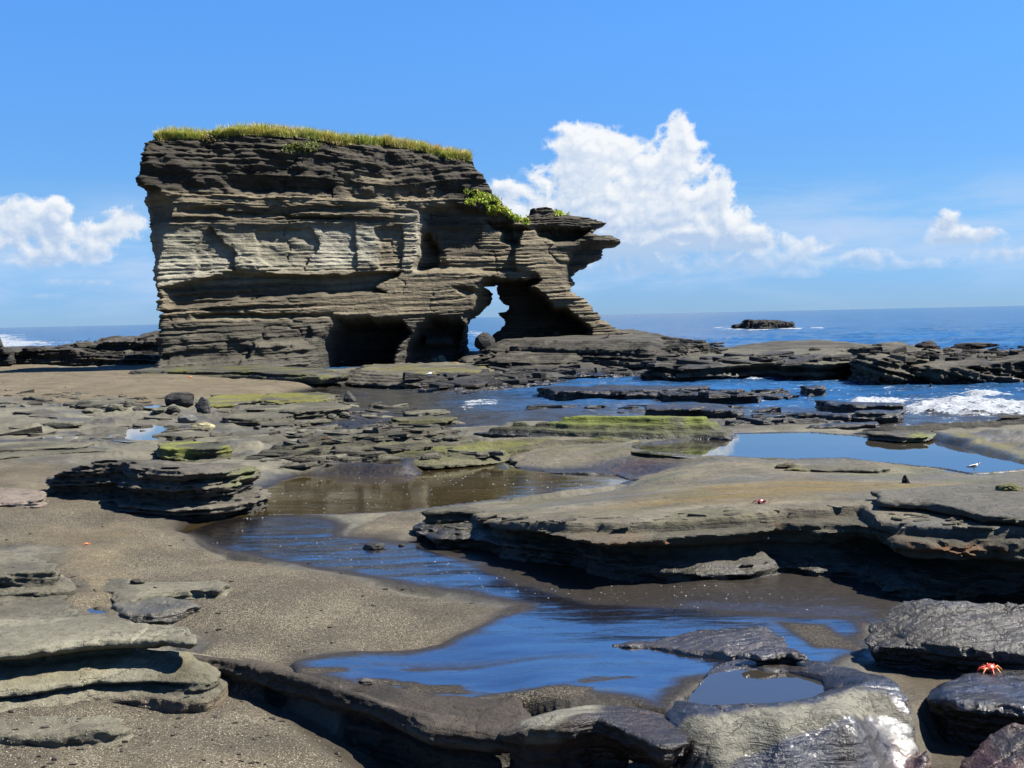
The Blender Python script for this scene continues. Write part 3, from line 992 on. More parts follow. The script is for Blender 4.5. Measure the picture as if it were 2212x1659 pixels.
def ledge(name, poly_px, ztop, zbase, vox, label=None, cat='rock', mat=None, lay=(.05, .16), amp=.10, fx=.8, rag=.12, ragf=1.0,
          rnd=.03, topf=None, under=None, col=(.085, .080, .066), col2=(.15, .142, .115), wet=0.0, wetline=None, moss=0.0, mosscol=(.15, .17, .03),
          dip=(0, 0), poly_xy=None, smooth=True, angle=None, extra=None, tops=.02, topn=1.0, colf=None, seed=None, n3=0.0, groove=.35, group=None, parent=None, margin=None, steps=None, cracks=.02, chips=.02):
    if seed is None:
        LEDGE_SEED[0] += 7
        seed = LEDGE_SEED[0]
    poly = np.array(poly_xy if poly_xy is not None else PZ(poly_px, ztop))
    mg = (amp * 1.6 + rag + .1) if margin is None else margin
    x0, y0 = poly.min(0) - mg; x1, y1 = poly.max(0) + mg
    zt_max = ztop + tops * 3 + .05
    dx, dy, dz = vox
    xs = np.arange(x0, x1 + dx, dx); ys = np.arange(y0, y1 + dy, dy)
    X2, Y2 = np.meshgrid(xs, ys, indexing='ij')
    T = np.full(X2.shape, float(ztop), np.float32)
    if topf is not None:
        T = topf(X2, Y2).astype(np.float32)
    T = T + tops * fbm(X2 * topn, Y2 * topn, 4, seed + 3)
    d2 = sdf(poly, X2, Y2) + rag * fbm(X2 * ragf, Y2 * ragf, 4, seed) + rag * .25 * fbm(X2 * ragf * 5, Y2 * ragf * 5, 3, seed + 4)
    if steps:
        ns, dh, run = steps
        q = np.clip((d2 + 1.6 * run * fbm(X2 * .45 + Y2 * .3, Y2 * .5 - X2 * .3, 3, seed + 31) + .30 * run * fbm(X2 * 1.3 + Y2, Y2 * 1.3 - X2, 3, seed + 32)) / run + ns, 0, ns)
        T = T - dh * (np.floor(q) + sstep(q - np.floor(q), .0, .5))
    if cracks:
        for sc_, sd_ in ((.9, 40), (2.3, 41)):
            cn = vn(X2 * sc_ + .5 * vn(X2 * 3, Y2 * 3, seed + 44), Y2 * sc_ * 1.3, seed + sd_)
            T = T - cracks / sc_ ** .5 * np.exp(-(cn / (.018 * max(1, dx / .03))) ** 2) * (vn(X2 * .6, Y2 * .6, seed + 45) > -.2)
    zt_max = float(T.max()) + 2.5 * dz
    zs = np.arange(zbase, zt_max + dz, dz)
    W = .10 * fbm(X2 * .4, Y2 * .4, 3, seed + 5) + dip[0] * X2 + dip[1] * Y2
    F = np.empty((len(xs), len(ys), len(zs)), np.float32)
    along = X2 * .83 + Y2 * .56
    for k, z in enumerate(zs):
        off, _, _ = bedrock(z + W, along, seed + 6, lay[0], lay[1], amp, fx, groove)
        off2, _, _ = bedrock(z + W, along, seed + 16, lay[0] * .35, lay[0] * .9, amp * .32 + .006, fx * 4.5, .3)
        f = d2 - off - off2
        if chips:
            cf = 1 / max(chips * 6, .05)
            f = f + chips * sstep(vn((X2 * .8 + Y2 * .6) * cf + 9, (Y2 * .8 - X2 * .6) * cf, seed + 50, z=np.full_like(X2, z * cf * 2.2)), .15, .32) + chips * .6 * sstep(vn((X2 * .5 - Y2 * .87) * cf * 2.7, (Y2 * .5 + X2 * .87) * cf * 2.7, seed + 51, z=np.full_like(X2, z * cf * 5)), .2, .4)
        if n3:
            f = f + n3 * fbm(X2 * 2.2 / max(ragf, .3), Y2 * 2.2 / max(ragf, .3), 3, seed + 8, z=np.full_like(X2, z * 3.0))
        if under is not None:
            f = f + under(X2, Y2, z, d2, T)
        g = z - T
        f = smax(f, g, rnd)
        if extra is not None:
            f = extra(f, X2, Y2, z, T)
        F[:, :, k] = f
    F[:, :, 0] = np.maximum(F[:, :, 0], .01); F[:, :, -1] = np.maximum(F[:, :, -1], .01)
    F[0] = np.maximum(F[0], .01); F[-1] = np.maximum(F[-1], .01)
    F[:, 0] = np.maximum(F[:, 0], .01); F[:, -1] = np.maximum(F[:, -1], .01)
    V, Q = surface_net(F, xs, ys, zs)
    # drop hidden bottom
    zq = V[Q].mean(1)[:, 2]
    Q = Q[zq > zbase + 1.3 * dz]
    used = np.zeros(len(V), bool); used[Q.ravel()] = True
    remap = np.cumsum(used) - 1
    V = V[used]; Q = remap[Q]
    V, Q = biggest(V, Q)
    x, y, z = V[:, 0], V[:, 1], V[:, 2]
    w_ = .10 * fbm(x * .4, y * .4, 3, seed + 5) + dip[0] * x + dip[1] * y
    i, r, fr = layers(z + w_, lay[0], lay[1], seed + 6)
    t = np.clip(.5 + .35 * r + .5 * fbm(x * .9, y * .9, 4, seed + 9, z=z * 2), 0, 1)[:, None]
    C = np.array(col) * (1 - t) + np.array(col2) * t
    nx_ = (ztop - z)
    if moss:
        mk = sstep(fbm(x * .8, y * .8, 4, seed + 10) + .25 * r + .6 * (moss - .5), -.05, .35)[:, None]
        up_ = sstep(nx_, .26, .03)[:, None] * .85 + .15
        C = C * (1 - mk * up_ * .85) + np.array(mosscol) * mk * up_ * .85
    wt = np.full(len(V), float(wet), np.float32)
    if callable(wet) or wetline is not None:
        wl = sstep(z, wetline + .12, wetline + .0) if wetline is not None else 0
        wt = np.maximum(wt, wl)
    prm = np.stack([wt, wt * 0, wt * 0], 1)
    if colf is not None:
        C, prm = colf(V, C, prm)
    o = mesh_obj(name, V, Q, mat or MAT_ROCK_MID, {'Col': C, 'Prm': prm}, smooth=smooth, angle=angle, parent=parent)
    if label:
        tag(o, label, cat, group)
    return o


# ------------------------------------------------------------------ the great sea stack
ST_X0, ST_Y0, ST_T = -18.9, 62.0, math.tan(R(38))


def SP(px, py, v=0.0):
    """survey point on the front plane of the stack: (x, z)"""
    r = ray(px, py)
    # y = Y0 + T (x - X0) + v ; x = r.x t, y = r.y t
    t = (ST_Y0 - ST_T * ST_X0 + v) / (r.y - ST_T * r.x)
    return (r.x * t, CAM_Z + r.z * t)


def c1(pts, v=0.0):
    return [SP(256.0 + a * .37204, 228.6 + b * .37204, v) for a, b in pts]


def c2(pts, v=0.0):
    return [SP(896.1 + a * .28937, 402.3 + b * .28937, v) for a, b in pts]


SIL = (c1([(212, 172)], .8) + c1([(440, 172), (600, 165), (740, 150), (900, 160), (1060, 172), (1200, 190), (1300, 205), (1400, 205), (1550, 215), (1700, 235), (1830, 260), (1950, 285), (2040, 300), (2060, 350), (2120, 400), (2150, 450), (2175, 510), (2212, 545)]) +
       c2([(660, 150), (720, 190), (780, 222), (812, 262), (832, 205), (860, 172), (930, 155), (990, 155), (1040, 172), (1200, 210), (1280, 225), (1340, 240), (1400, 250), (1438, 275), (1420, 290), (1380, 302), (1340, 330), (1322, 353), (1370, 357), (1440, 365), (1500, 385), (1540, 420), (1520, 438), (1430, 452), (1412, 490), (1408, 530), (1350, 560), (1280, 600), (1220, 635), (1180, 672), (1180, 690), (1205, 705), (1195, 740), (1155, 748), (1150, 765), (1190, 790), (1220, 820), (1280, 840), (1300, 870), (1330, 895), (1340, 930), (1385, 950), (1400, 985), (1440, 1015), (1490, 1050), (1560, 1080), (1640, 1100), (1700, 1300), (1700, 1500)]) +
       c1([(210, 1900)], 0) + c1([(212, 1480), (205, 1350), (218, 1300), (220, 1200), (216, 1080)], .2) + c1([(200, 1040), (188, 950), (174, 878), (152, 810), (144, 780)], .4) + c1([(112, 690), (92, 600), (76, 540), (84, 505), (115, 482)], .6) + c1([(122, 440), (148, 370), (165, 290), (172, 230)], .8))
HOLE = c2([(505, 742), (610, 730), (600, 765), (625, 830), (650, 870), (695, 890), (700, 905), (680, 930), (615, 945), (625, 975), (655, 1000), (665, 1040), (630, 1075), (560, 1130), (480, 1260), (370, 1260), (372, 1100), (375, 1050), (395, 1000), (430, 980), (460, 960), (490, 930), (530, 890), (555, 875), (565, 830), (570, 790), (545, 765)])


def build_stack():
    u = np.arange(-20.8, 13.5, .07); zz = np.arange(-1.5, 13.6, .045)
    U, Z = np.meshgrid(u, zz, indexing='ij')
    wu = .22 * fbm(U * 1.1, Z * 1.1, 4, 201); wz = .12 * fbm(U * 1.3 + 40, Z * 1.3, 4, 202)
    Uw, Zw = U + wu, Z + wz

    def F(poly, w=True):
        return sdf(poly, Uw if w else U, Zw if w else Z)
    # bedding coordinate: gentle dip, sagging in the middle top
    sx, sz_ = SP(700, 400)
    sag = -.55 * np.exp(-((U + 6.8) / 2.6) ** 2) * sstep(Z, 8.6, 10.6)
    S = Z - .035 * (U + 18) - sag + .16 * fbm(U * .16, Z * .25, 3, 203) + .03 * fbm(U * .9, Z * .9, 3, 204)
    b1, i1, r1 = bedrock(S, U, 211, .45, 1.4, .21, .12, .15)
    b2, i2, r2 = bedrock(S, U, 223, .08, .42, .13, .22, .9)
    b3, i3, r3 = bedrock(S, U, 227, .045, .11, .08, .7, .5)
    topk = sstep(Z, 8.7, 9.6)
    jn = vn(U * .55 + .25 * vn(U * 2, Z * 1.5, 291), Z * .22, 292)
    joint = np.exp(-(jn / .022) ** 2) * (vn(U * .4, Z * .5, 293) > -.1) * .16
    smoothm = sstep(F(c1([(230, 700), (1480, 690), (1480, 930), (1100, 950), (230, 1030)])), .5, -.4)
    smooth2 = sstep(F(c1([(1000, 1000), (1700, 960), (2150, 1000), (2150, 1180), (1300, 1240), (900, 1150)])), .5, -.4)
    smooth3 = sstep(F(c2([(800, 330), (1120, 480), (1100, 700), (960, 830), (850, 600)])), .5, -.4)
    vary = .45 + .75 * sstep(fbm(U * .22, Z * .45, 3, 207), -.3, .4)
    k1 = (1 - .72 * smoothm - .8 * smooth2 - .8 * smooth3) * vary
    relief = -(b1 * np.clip(k1, .25, 1) + b2 * np.clip(k1 + .05, .2, 1) + b3 * np.clip(k1 + .3, .4, 1))
    # crumpled rock on top and at the foot: faceted blocks
    cr = fbm(U * .9, Z * 1.3, 4, 231)
    relief += topk * (.34 * cr - .30 * np.abs(fbm(U * .5, Z * .9, 3, 232)))
    footk = sstep(Z, 2.6, 1.6) * sstep(U, -2, -6)
    relief += footk * (-.25 * np.abs(fbm(U * .7, Z * .9, 4, 233)) * 1.3 + .12)
    relief += smoothm * .16 * np.abs(fbm(U * .6 + Z * .5, Z * .7, 4, 234)) * -1.2
    vf = relief + joint + .35 * fbm(U * .15, Z * .2, 2, 235)
    # stepped buttresses of the pale middle: shallow vertical breaks
    vf += smoothm * .30 * sstep(vn(U * .28, Z * .10, 236), -.05, .08)

    def feat(poly, depth, soft, warp=True, inner=0.0):
        d = F(poly, warp)
        return depth * sstep(d, inner + soft * .3, -soft)
    # shaded end that turns away on the left
    ln = sorted([(b, a) for a, b in c1([(250, 480), (262, 500), (325, 560), (318, 640), (290, 700), (268, 760), (262, 850), (240, 920), (218, 1060)])])
    xl = np.interp(Z, [q[0] for q in ln], [q[1] for q in ln])
    dl = np.clip(xl - U, 0, 3) * sstep(Z, ln[-1][0] + .12, ln[-1][0] - .05) * sstep(Z, ln[0][0] - .1, ln[0][0] + .1)
    lf = sstep(dl, 0, .12)
    vf = vf * (1 - .8 * lf) + dl * 1.5
    vf += .8 * sstep(U, -18.2, -19.6) * sstep(Z, 8.8, 9.4)
    # overhanging upper block over the recessed band
    vf += feat(c1([(235, 1052), (660, 965), (1200, 985), (1460, 960), (1660, 965), (1590, 1010), (1500, 1050), (1560, 1085), (1100, 1100), (600, 1150), (400, 1180), (300, 1180)]), .85, .18)
    vf += feat(c1([(540, 700), (600, 760), (660, 870), (700, 960), (430, 960), (450, 830), (500, 740)]), .38, .07)
    vf += feat(c1([(780, 710), (1110, 700), (1175, 800), (1110, 880), (1100, 950), (880, 940), (790, 880)]), .30, .07)
    vf += feat(c1([(1460, 700), (1640, 690), (1640, 950), (1480, 940), (1500, 850)]), .30, .10)
    vf += feat(c1([(700, 880), (780, 900), (780, 950), (700, 960)]), -.2, .07)
    vf += feat(c1([(340, 600), (480, 575), (900, 620), (1300, 640), (1300, 660), (700, 650), (340, 625)]), .40, .15)
    vf += feat(c1([(960, 600), (1700, 590), (1780, 640), (1700, 660), (1200, 640)]), -.25, .15)
    vf += feat(c1([(230, 488), (640, 480), (1250, 520), (1250, 535), (700, 530), (240, 520)]), -.30, .2)
    vf += feat(c1([(300, 330), (600, 360), (620, 470), (300, 475)]), -.25, .4)
    vf += feat(c1([(1500, 200), (1850, 260), (1850, 300), (1500, 260)]), .3, .3)
    vf += feat(c1([(600, 420), (1250, 460), (1240, 520), (1000, 500), (640, 520)]), .35, .25)
    # the tall niche beside the buttress, and the set back wall beyond
    vf += feat(c1([(1740, 600), (1900, 560), (2300, 640), (2300, 960), (1850, 965), (1725, 960)]) , .75, .25)
    vf += feat(c1([(1735, 760), (1790, 740), (1850, 800), (1850, 930), (1800, 965), (1725, 965)]), 1.1, .22)
    vf += feat(c2([(100, 380), (180, 360), (240, 620), (30, 640), (0, 560)]), .3, .3)
    vf += feat(c2([(160, 300), (480, 320), (470, 470), (180, 490)]), .30, .3)
    # hollows under the cap and the beak
    vf += feat(c2([(500, 250), (640, 262), (870, 325), (800, 350), (790, 440), (745, 465), (700, 430), (640, 400), (640, 330), (560, 320)]), 1.5, .35)
    vf += feat(c2([(868, 300), (1010, 305), (1200, 300), (1330, 325), (1320, 352), (1180, 425), (1020, 410), (900, 380)]), 1.9, .35)
    vf += feat(c2([(1120, 500), (1240, 420), (1600, 440), (1500, 700), (1150, 780), (1090, 740), (1105, 640)]), .9, .5)
    vf += feat(c2([(1300, 350), (1600, 370), (1600, 440), (1420, 440), (1240, 420)]), -.4, .3)
    vf += feat(c2([(300, 755), (400, 760), (570, 780), (540, 815), (380, 822), (320, 800)]), .9, .25)
    vf += feat(c2([(470, 610), (640, 590), (870, 640), (940, 700), (1080, 690), (560, 690)]), .35, .2)
    # caves at the foot and the dark vault under the arch
    vf += feat(c1([(1150, 1420), (1190, 1330), (1225, 1275), (1235, 1225), (1350, 1238), (1640, 1245), (1668, 1290), (1690, 1330), (1640, 1380), (1605, 1430), (1600, 1600), (1160, 1600)]), 4.2, .8)
    vf += feat(c1([(1690, 1335), (1745, 1270), (1800, 1228), (1900, 1228), (1990, 1250), (2020, 1290), (2010, 1400), (1990, 1600), (1640, 1600), (1650, 1420)]), 3.6, .7)
    vf -= feat(c1([(1750, 1330), (1890, 1330), (1930, 1400), (1760, 1410)]), 1.6, .3)
    vf += feat(c2([(500, 690), (545, 668), (700, 690), (900, 688), (945, 706), (860, 752), (960, 805), (985, 850), (1040, 912), (1130, 922), (1210, 985), (1275, 1050), (1310, 1090), (1300, 1300), (300, 1300), (380, 1000)]), 3.6, .45)
    # lower benches step out towards the viewer
    vf -= feat(c1([(200, 1460), (520, 1470), (1180, 1440), (1240, 1560), (200, 1620)]), .9, .5)
    vf -= feat(c1([(800, 1360), (1060, 1365), (1200, 1430), (1200, 1600), (600, 1600), (760, 1440)]), .8, .3)
    vf -= feat(c1([(1110, 1270), (1200, 1280), (1170, 1400), (1060, 1440)]), .35, .3)
    vf += feat(c1([(400, 1210), (1230, 1195), (1230, 1225), (900, 1240), (420, 1250)]), .45, .15)
    dsil = sdf(SIL, U + .10 * fbm(U * 2, Z * 2, 3, 241), Z + .05 * fbm(U * 2 + 9, Z * 2, 3, 242))
    dsil = dsil - (b2 * .45 + b3 * .8) + .02
    dh = sdf(HOLE, U, Z) + (b2 + b3) * .5
    dsil = np.maximum(dsil, -dh)
    vb = 6.0 + .6 * fbm(U * .4, Z * .6, 3, 251) - b2 * 1.5 - 2.2 * sstep(U, 3, 8) + 1.5 * sstep(Z, 5, 0)
    vb = np.where(vf > vb - 1.2, np.minimum(vf + 1.2, 7.5), vb)
    # back of the arch vault stays solid except at the opening
    # edges round off
    rnd = np.clip(.45 + dsil, 0, .45)
    vf = vf + rnd ** 2 * 1.6
    vb = vb - rnd ** 2 * 2.0
    v = np.arange(-2.9, 8.6, .125)
    G = np.empty((len(u), len(v), len(zz)), np.float32)
    ds = dsil.astype(np.float32)
    for j, q in enumerate(v):
        G[:, j, :] = np.maximum(ds, np.maximum(vf - q, q - vb) * .6)
    G[:, 0] = np.maximum(G[:, 0], .01); G[:, -1] = np.maximum(G[:, -1], .01)
    G[:, :, 0] = .01; G[:, :, -1] = np.maximum(G[:, :, -1], .01)
    G[0] = .01; G[-1] = .01
    Vt, Q = surface_net(G, u, v, zz)
    Vt, Q = biggest(Vt, Q)
    # colours from the front map
    iu = np.clip(((Vt[:, 0] - u[0]) / .07), 0, len(u) - 1).astype(int)
    iz = np.clip(((Vt[:, 2] - zz[0]) / .045), 0, len(zz) - 1).astype(int)
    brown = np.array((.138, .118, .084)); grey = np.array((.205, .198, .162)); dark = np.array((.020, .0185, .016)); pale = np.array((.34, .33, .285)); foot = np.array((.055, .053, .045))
    t = np.clip(.5 + .45 * r2 + .35 * fbm(U * .6, S * 4, 4, 261), 0, 1)[..., None]
    C = brown * (.55 + .85 * t)
    m = (smoothm * .95)[..., None] * np.clip(.9 + .3 * fbm(U * .4, Z * .8, 3, 262), .4, 1)[..., None]
    C = C * (1 - m) + grey * (.8 + .4 * t) * m
    m = sstep(F(c1([(1100, 720), (1450, 710), (1470, 880), (1380, 920), (1140, 940)])), .4, -.3)[..., None] * .55
    C = C * (1 - m) + pale * m
    m = sstep(F(c1([(1640, 640), (1780, 620), (1720, 960), (1640, 930)])), .5, -.3)[..., None] * .5
    C = C * (1 - m) + pale * m
    m = sstep(F(c1([(230, 880), (560, 830), (760, 860), (560, 960), (230, 1040)])), .4, -.3)[..., None] * .5
    C = C * (1 - m) + pale * m
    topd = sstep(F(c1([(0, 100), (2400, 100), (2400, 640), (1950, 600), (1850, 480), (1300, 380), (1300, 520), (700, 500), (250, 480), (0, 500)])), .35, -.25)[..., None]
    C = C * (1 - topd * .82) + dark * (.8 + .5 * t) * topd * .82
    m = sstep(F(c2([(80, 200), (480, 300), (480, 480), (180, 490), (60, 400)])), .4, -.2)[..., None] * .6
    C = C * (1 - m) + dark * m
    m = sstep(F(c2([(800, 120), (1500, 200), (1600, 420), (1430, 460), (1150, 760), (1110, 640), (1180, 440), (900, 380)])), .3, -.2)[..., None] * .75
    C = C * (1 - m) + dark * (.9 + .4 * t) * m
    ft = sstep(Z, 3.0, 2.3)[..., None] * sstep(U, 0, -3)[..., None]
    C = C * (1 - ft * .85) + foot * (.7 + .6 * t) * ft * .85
    m = (sstep(F(c1([(300, 1060), (1500, 1060), (1500, 1100), (600, 1170), (300, 1190)])), .3, -.2) * .5)[..., None]  # shade of the recess under the overhang painted into the colour
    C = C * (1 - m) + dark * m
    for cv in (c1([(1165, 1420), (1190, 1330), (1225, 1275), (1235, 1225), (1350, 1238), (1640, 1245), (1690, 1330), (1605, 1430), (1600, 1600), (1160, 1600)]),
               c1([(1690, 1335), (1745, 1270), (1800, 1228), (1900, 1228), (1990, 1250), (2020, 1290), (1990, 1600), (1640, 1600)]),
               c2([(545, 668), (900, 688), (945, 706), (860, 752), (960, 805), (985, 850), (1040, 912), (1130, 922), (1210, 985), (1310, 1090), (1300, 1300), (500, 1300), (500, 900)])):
        m = (sstep(F(cv), .1, -.35) * .8)[..., None]  # cave and vault interiors painted darker so their shade turns black
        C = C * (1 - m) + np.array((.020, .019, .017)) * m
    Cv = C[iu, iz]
    pol = np.zeros((len(Vt), 3), np.float32)
    pol[:, 0] = sstep(Vt[:, 2], .9, .2) * .35
    W = np.empty_like(Vt)
    W[:, 0] = Vt[:, 0]; W[:, 1] = ST_Y0 + ST_T * (Vt[:, 0] - ST_X0) + Vt[:, 1]; W[:, 2] = Vt[:, 2]
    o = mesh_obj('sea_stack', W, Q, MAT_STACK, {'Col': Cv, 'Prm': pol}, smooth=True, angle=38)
    tag(o, "tall layered brown sea stack with a grassy top and an arch at its right end", "sea stack")
    return dict(u=u, zz=zz, vf=vf, vb=vb, dsil=dsil)


STK = build_stack()


def stack_front(x, z):
    i = int(np.clip((x - STK['u'][0]) / .07, 0, len(STK['u']) - 1)); k = int(np.clip((z - STK['zz'][0]) / .045, 0, len(STK['zz']) - 1))
    return ST_Y0 + ST_T * (x - ST_X0) + float(STK['vf'][i, k])
# ------------------------------------------------------------------ ledges, shelves and boulders
def rot(seed=0):
    return random.Random(seed)


# the wide shelf that crosses the middle of the view
def k_top(x, y):
    t = K_TOP(x, y)
    # the upper bed ends short of the lower one along the front left
    up = PV([(1027, 1100, .4), (1055, 1118, .4), (1107, 1127, .45), (1225, 1130, .5), (1284, 1128, .5), (1334, 1128, .52), (1551, 1117, .57), (1700, 1100, .6), (1850, 1092, .62), (1900, 1120, .62), (2100, 1140, .64), (2600, 1140, .64), (2600, 900, .5), (1300, 900, .4), (1000, 960, .2), (1000, 1085, .2)])
    d = sdf(up, x, y) + .05 * fbm(x * 3, y * 3, 4, 301)
    t = t - .10 * sstep(d, -.02, .03)
    t = np.minimum(t, .025 + .22 * np.maximum(sdf(A_J, x, y), 0))
    t = np.where(y > 15, np.minimum(t, .262 + .08 * np.maximum(sdf(A_H, x, y), 0)), t)
    return t + .015 * fbm(x * .7, y * .7, 3, 302)


def k_under(x, y, z, d2, T):
    lip = .05 * fbm(x * 3.2, y * 3.2, 3, 305) + .03 * fbm(x * 9, z * 20, 2, 306)
    low = sstep(z, .42, .22)
    leftp = sstep(x, 1.9, .8) * sstep(x, -1.2, -.4)
    far = sstep(y, 15.5, 14.2)
    rec = .20 * np.exp(-((z - .27) / .09) ** 2) * (1 + .5 * fbm(x * .8, y * .8, 2, 303))
    bulge = -.16 * sstep(z, .22, .05) * sstep(x, .9, 1.8) * sstep(x, 4.5, 3.6)
    deepR = .35 * low * sstep(x, 3.2, 4.3)
    return (rec + bulge + .42 * low * leftp + deepR + lip) * far


def k_col(V, C, prm):
    x, y, z = V[:, 0], V[:, 1], V[:, 2]
    top = K_TOP(x, y)
    on = sstep(top - z, .09, .03)[:, None]
    n = fbm(x * .6, y * .9, 4, 311)
    base = np.array((.135, .122, .094)) * (.85 + .3 * fbm(x * 2, y * 2, 3, 312)[:, None])
    g = np.array((.085, .085, .080))
    t = sstep(n, -.1, .45)[:, None]
    c = base * (1 - t) + g * t
    oc = sdf(PZ([(1350, 1080), (1480, 1030), (1750, 1010), (2300, 1020), (2300, 1035), (1900, 1045), (1880, 1080), (1700, 1095)], .5), x, y) + .5 * fbm(x * .8, y * 1.6, 5, 313)
    ok = (sstep(oc, .5, -.5) * .85 * (.6 + .4 * sstep(fbm(x * 1.5, y * 5, 4, 316), -.3, .3)))[:, None]
    c = c * (1 - ok) + np.array((.125, .090, .026)) * ok
    gr = (sstep(fbm(x * 1.0, y * 1.6, 4, 314), .1, .5) * .30)[:, None]
    c = c * (1 - gr) + np.array((.08, .088, .034)) * gr
    C = C * (1 - on) + c * on
    # rusty growth under the lip
    ru = (sstep(fbm(x * 3, z * 9, 3, 315), .0, .4) * np.exp(-((z - (top - .17)) / .05) ** 2) * .75)[:, None]
    C = C * (1 - ru) + np.array((.13, .055, .02)) * ru
    dh = sdf(A_H, x, y); dj = sdf(A_J, x, y)
    w = np.maximum(sstep(dh, .3, .02), sstep(dj, .3, .05)) * .8
    prm[:, 0] = np.maximum(prm[:, 0], w)
    prm[:, 0] = np.maximum(prm[:, 0], sstep(z, .26, .12) * .75 * (1 - on[:, 0]))
    return C, prm


ledge('rock_shelf', None, .64, -.22, (.032, .045, .02), 'broad smooth ochre-stained rock shelf with a black undercut front', 'rock shelf', MAT_ROCK,
      lay=(.035, .12), amp=.055, fx=1.1, rag=.13, ragf=1.0, rnd=.02, topf=k_top, under=k_under, poly_xy=A_K, tops=.006, topn=1.5, colf=k_col, col=(0.031, 0.029, 0.022), col2=(0.086, 0.081, 0.061), groove=.5, n3=.03, chips=.035, cracks=.012, angle=50)

ledge('rock_ledge', [(1893, 1058), (1960, 1052), (2211, 1035), (2500, 1030), (2500, 1125), (2211, 1118), (2120, 1112), (2075, 1098), (2000, 1082), (1905, 1078)], .72, .40, (.03, .04, .02),
      'low grey ledge with a black overhang, lying on the right end of the ochre shelf', 'rock ledge', MAT_ROCK, lay=(.04, .12), amp=.05, rag=.06, ragf=1.6, tops=.01, col=(0.043, 0.041, 0.036), col2=(0.094, 0.090, 0.079),
      under=lambda x, y, z, d2, T: .16 * sstep(z, .66, .60))

ledge('rock_ledge', None, .62, -.10, (.045, .06, .025), 'long straight ledge with bright green weed on top, between the sea inlet and the pools', 'rock ledge', MAT_ROCK_MID,
      poly_xy=PV([(1005, 898, .60), (1100, 894, .62), (1400, 892, .62), (1560, 893, .62), (1588, 905, .52), (1594, 930, .35), (1578, 951, .25), (1400, 949, .26), (1250, 945, .26), (1150, 941, .26), (1080, 940, .24), (1008, 938, .22)]),
      lay=(.05, .14), amp=.05, fx=.9, rag=.10, steps=(3, .12, .22), chips=.022, moss=.62, mosscol=(.12, .15, .018), col=(0.028, 0.028, 0.021), col2=(0.086, 0.086, 0.061), wetline=.24, tops=.015)
ledge('rock_ledge', None, .55, .0, (.045, .06, .025), 'mossy stepped ledge running left from the bright green ledge', 'rock ledge', MAT_ROCK_MID,
      poly_xy=PV([(520, 966, .3), (600, 946, .42), (760, 925, .52), (900, 912, .55), (1010, 905, .58), (1025, 922, .58), (900, 933, .55), (820, 945, .5), (760, 950, .48), (640, 962, .42), (540, 974, .32)]),
      topf=idw([(520, 970, .3), (620, 950, .40), (760, 935, .50), (900, 922, .54), (1010, 912, .57)]), lay=(.05, .14), amp=.10, fx=.8, rag=.12,
      under=lambda x, y, z, d2, T: -1.0 * np.maximum(.42 - z, 0), steps=(4, .085, .19), chips=.03, moss=.42, mosscol=(.09, .10, .02), col=(0.037, 0.036, 0.026), col2=(0.108, 0.104, 0.076), tops=.02)
ledge('rock_ledge', None, .30, .0, (.045, .06, .025), 'lowest pale green curved ledge bordering the far side of the brown pool', 'rock ledge', MAT_ROCK_MID,
      poly_xy=PV([(500, 984, .2), (640, 972, .24), (850, 962, .28), (1010, 943, .32), (1110, 938, .34), (1200, 935, .36), (1400, 938, .38), (1390, 950, .38), (1200, 948, .34), (1095, 958, .3), (1010, 975, .26), (930, 985, .24), (860, 985, .2), (760, 990, .18), (600, 996, .16)]),
      topf=idw([(500, 988, .2), (700, 980, .24), (900, 970, .28), (1050, 955, .32), (1200, 942, .36), (1390, 944, .42)]), lay=(.035, .10), amp=.08, fx=.7, rag=.12,
      under=lambda x, y, z, d2, T: -1.0 * np.maximum(.22 - z, 0), steps=(4, .05, .22), chips=.025, moss=.38, mosscol=(.085, .09, .02), col=(0.053, 0.050, 0.034), col2=(0.130, 0.122, 0.090), tops=.02)
ledge('rock_slab', [(335, 958), (400, 952), (470, 956), (500, 962), (470, 969), (350, 970)], .34, .1, (.035, .05, .02), 'small straight weed-covered slab in front of the long reflecting puddle', 'rock', MAT_ROCK_MID,
      lay=(.05, .12), amp=.05, rag=.06, ragf=1.5, moss=.7, col=(0.037, 0.037, 0.025), col2=(0.086, 0.086, 0.058))
ledge('rock_ledge', None, .60, -.3, (.05, .06, .025), 'thin dark ledge curving to the right edge, between the white surf and the calm pool', 'rock ledge', MAT_ROCK_MID,
      poly_xy=PV([(1575, 945, 0.26), (1650, 933, 0.29), (1760, 926, 0.32), (1900, 919, 0.39), (2050, 908, 0.44), (2211, 899, 0.50), (2500, 896, 0.52), (2500, 912, 0.52), (2211, 909, 0.52), (2060, 915, 0.46), (1935, 925, 0.39), (1800, 932, 0.30), (1650, 942, 0.27)]),
      topf=idw([(1590, 943, 0.28), (1760, 930, 0.32), (1900, 922, 0.40), (2050, 912, 0.46), (2211, 905, 0.52), (2480, 904, 0.54)]), lay=(.05, .12), amp=.08, fx=.8, rag=.10, col=(.016, .015, .013), col2=(.055, .052, .043), wetline=.22, steps=(3, .05, .12), chips=.03, tops=.03, topn=1.6)
ledge('rock_ledge', None, .36, .0, (.035, .045, .02), 'short mossy broken ledge standing at the far edge of the calm pool', 'rock ledge', MAT_ROCK_MID,
      poly_xy=PZ([(1880, 932), (1990, 922), (2020, 932), (2005, 942), (1950, 944), (1895, 938)], .36), lay=(.05, .12), amp=.10, rag=.10, ragf=1.4, moss=.55, col=(0.031, 0.028, 0.022), col2=(0.094, 0.086, 0.065), wetline=.27, tops=.03, topn=2)

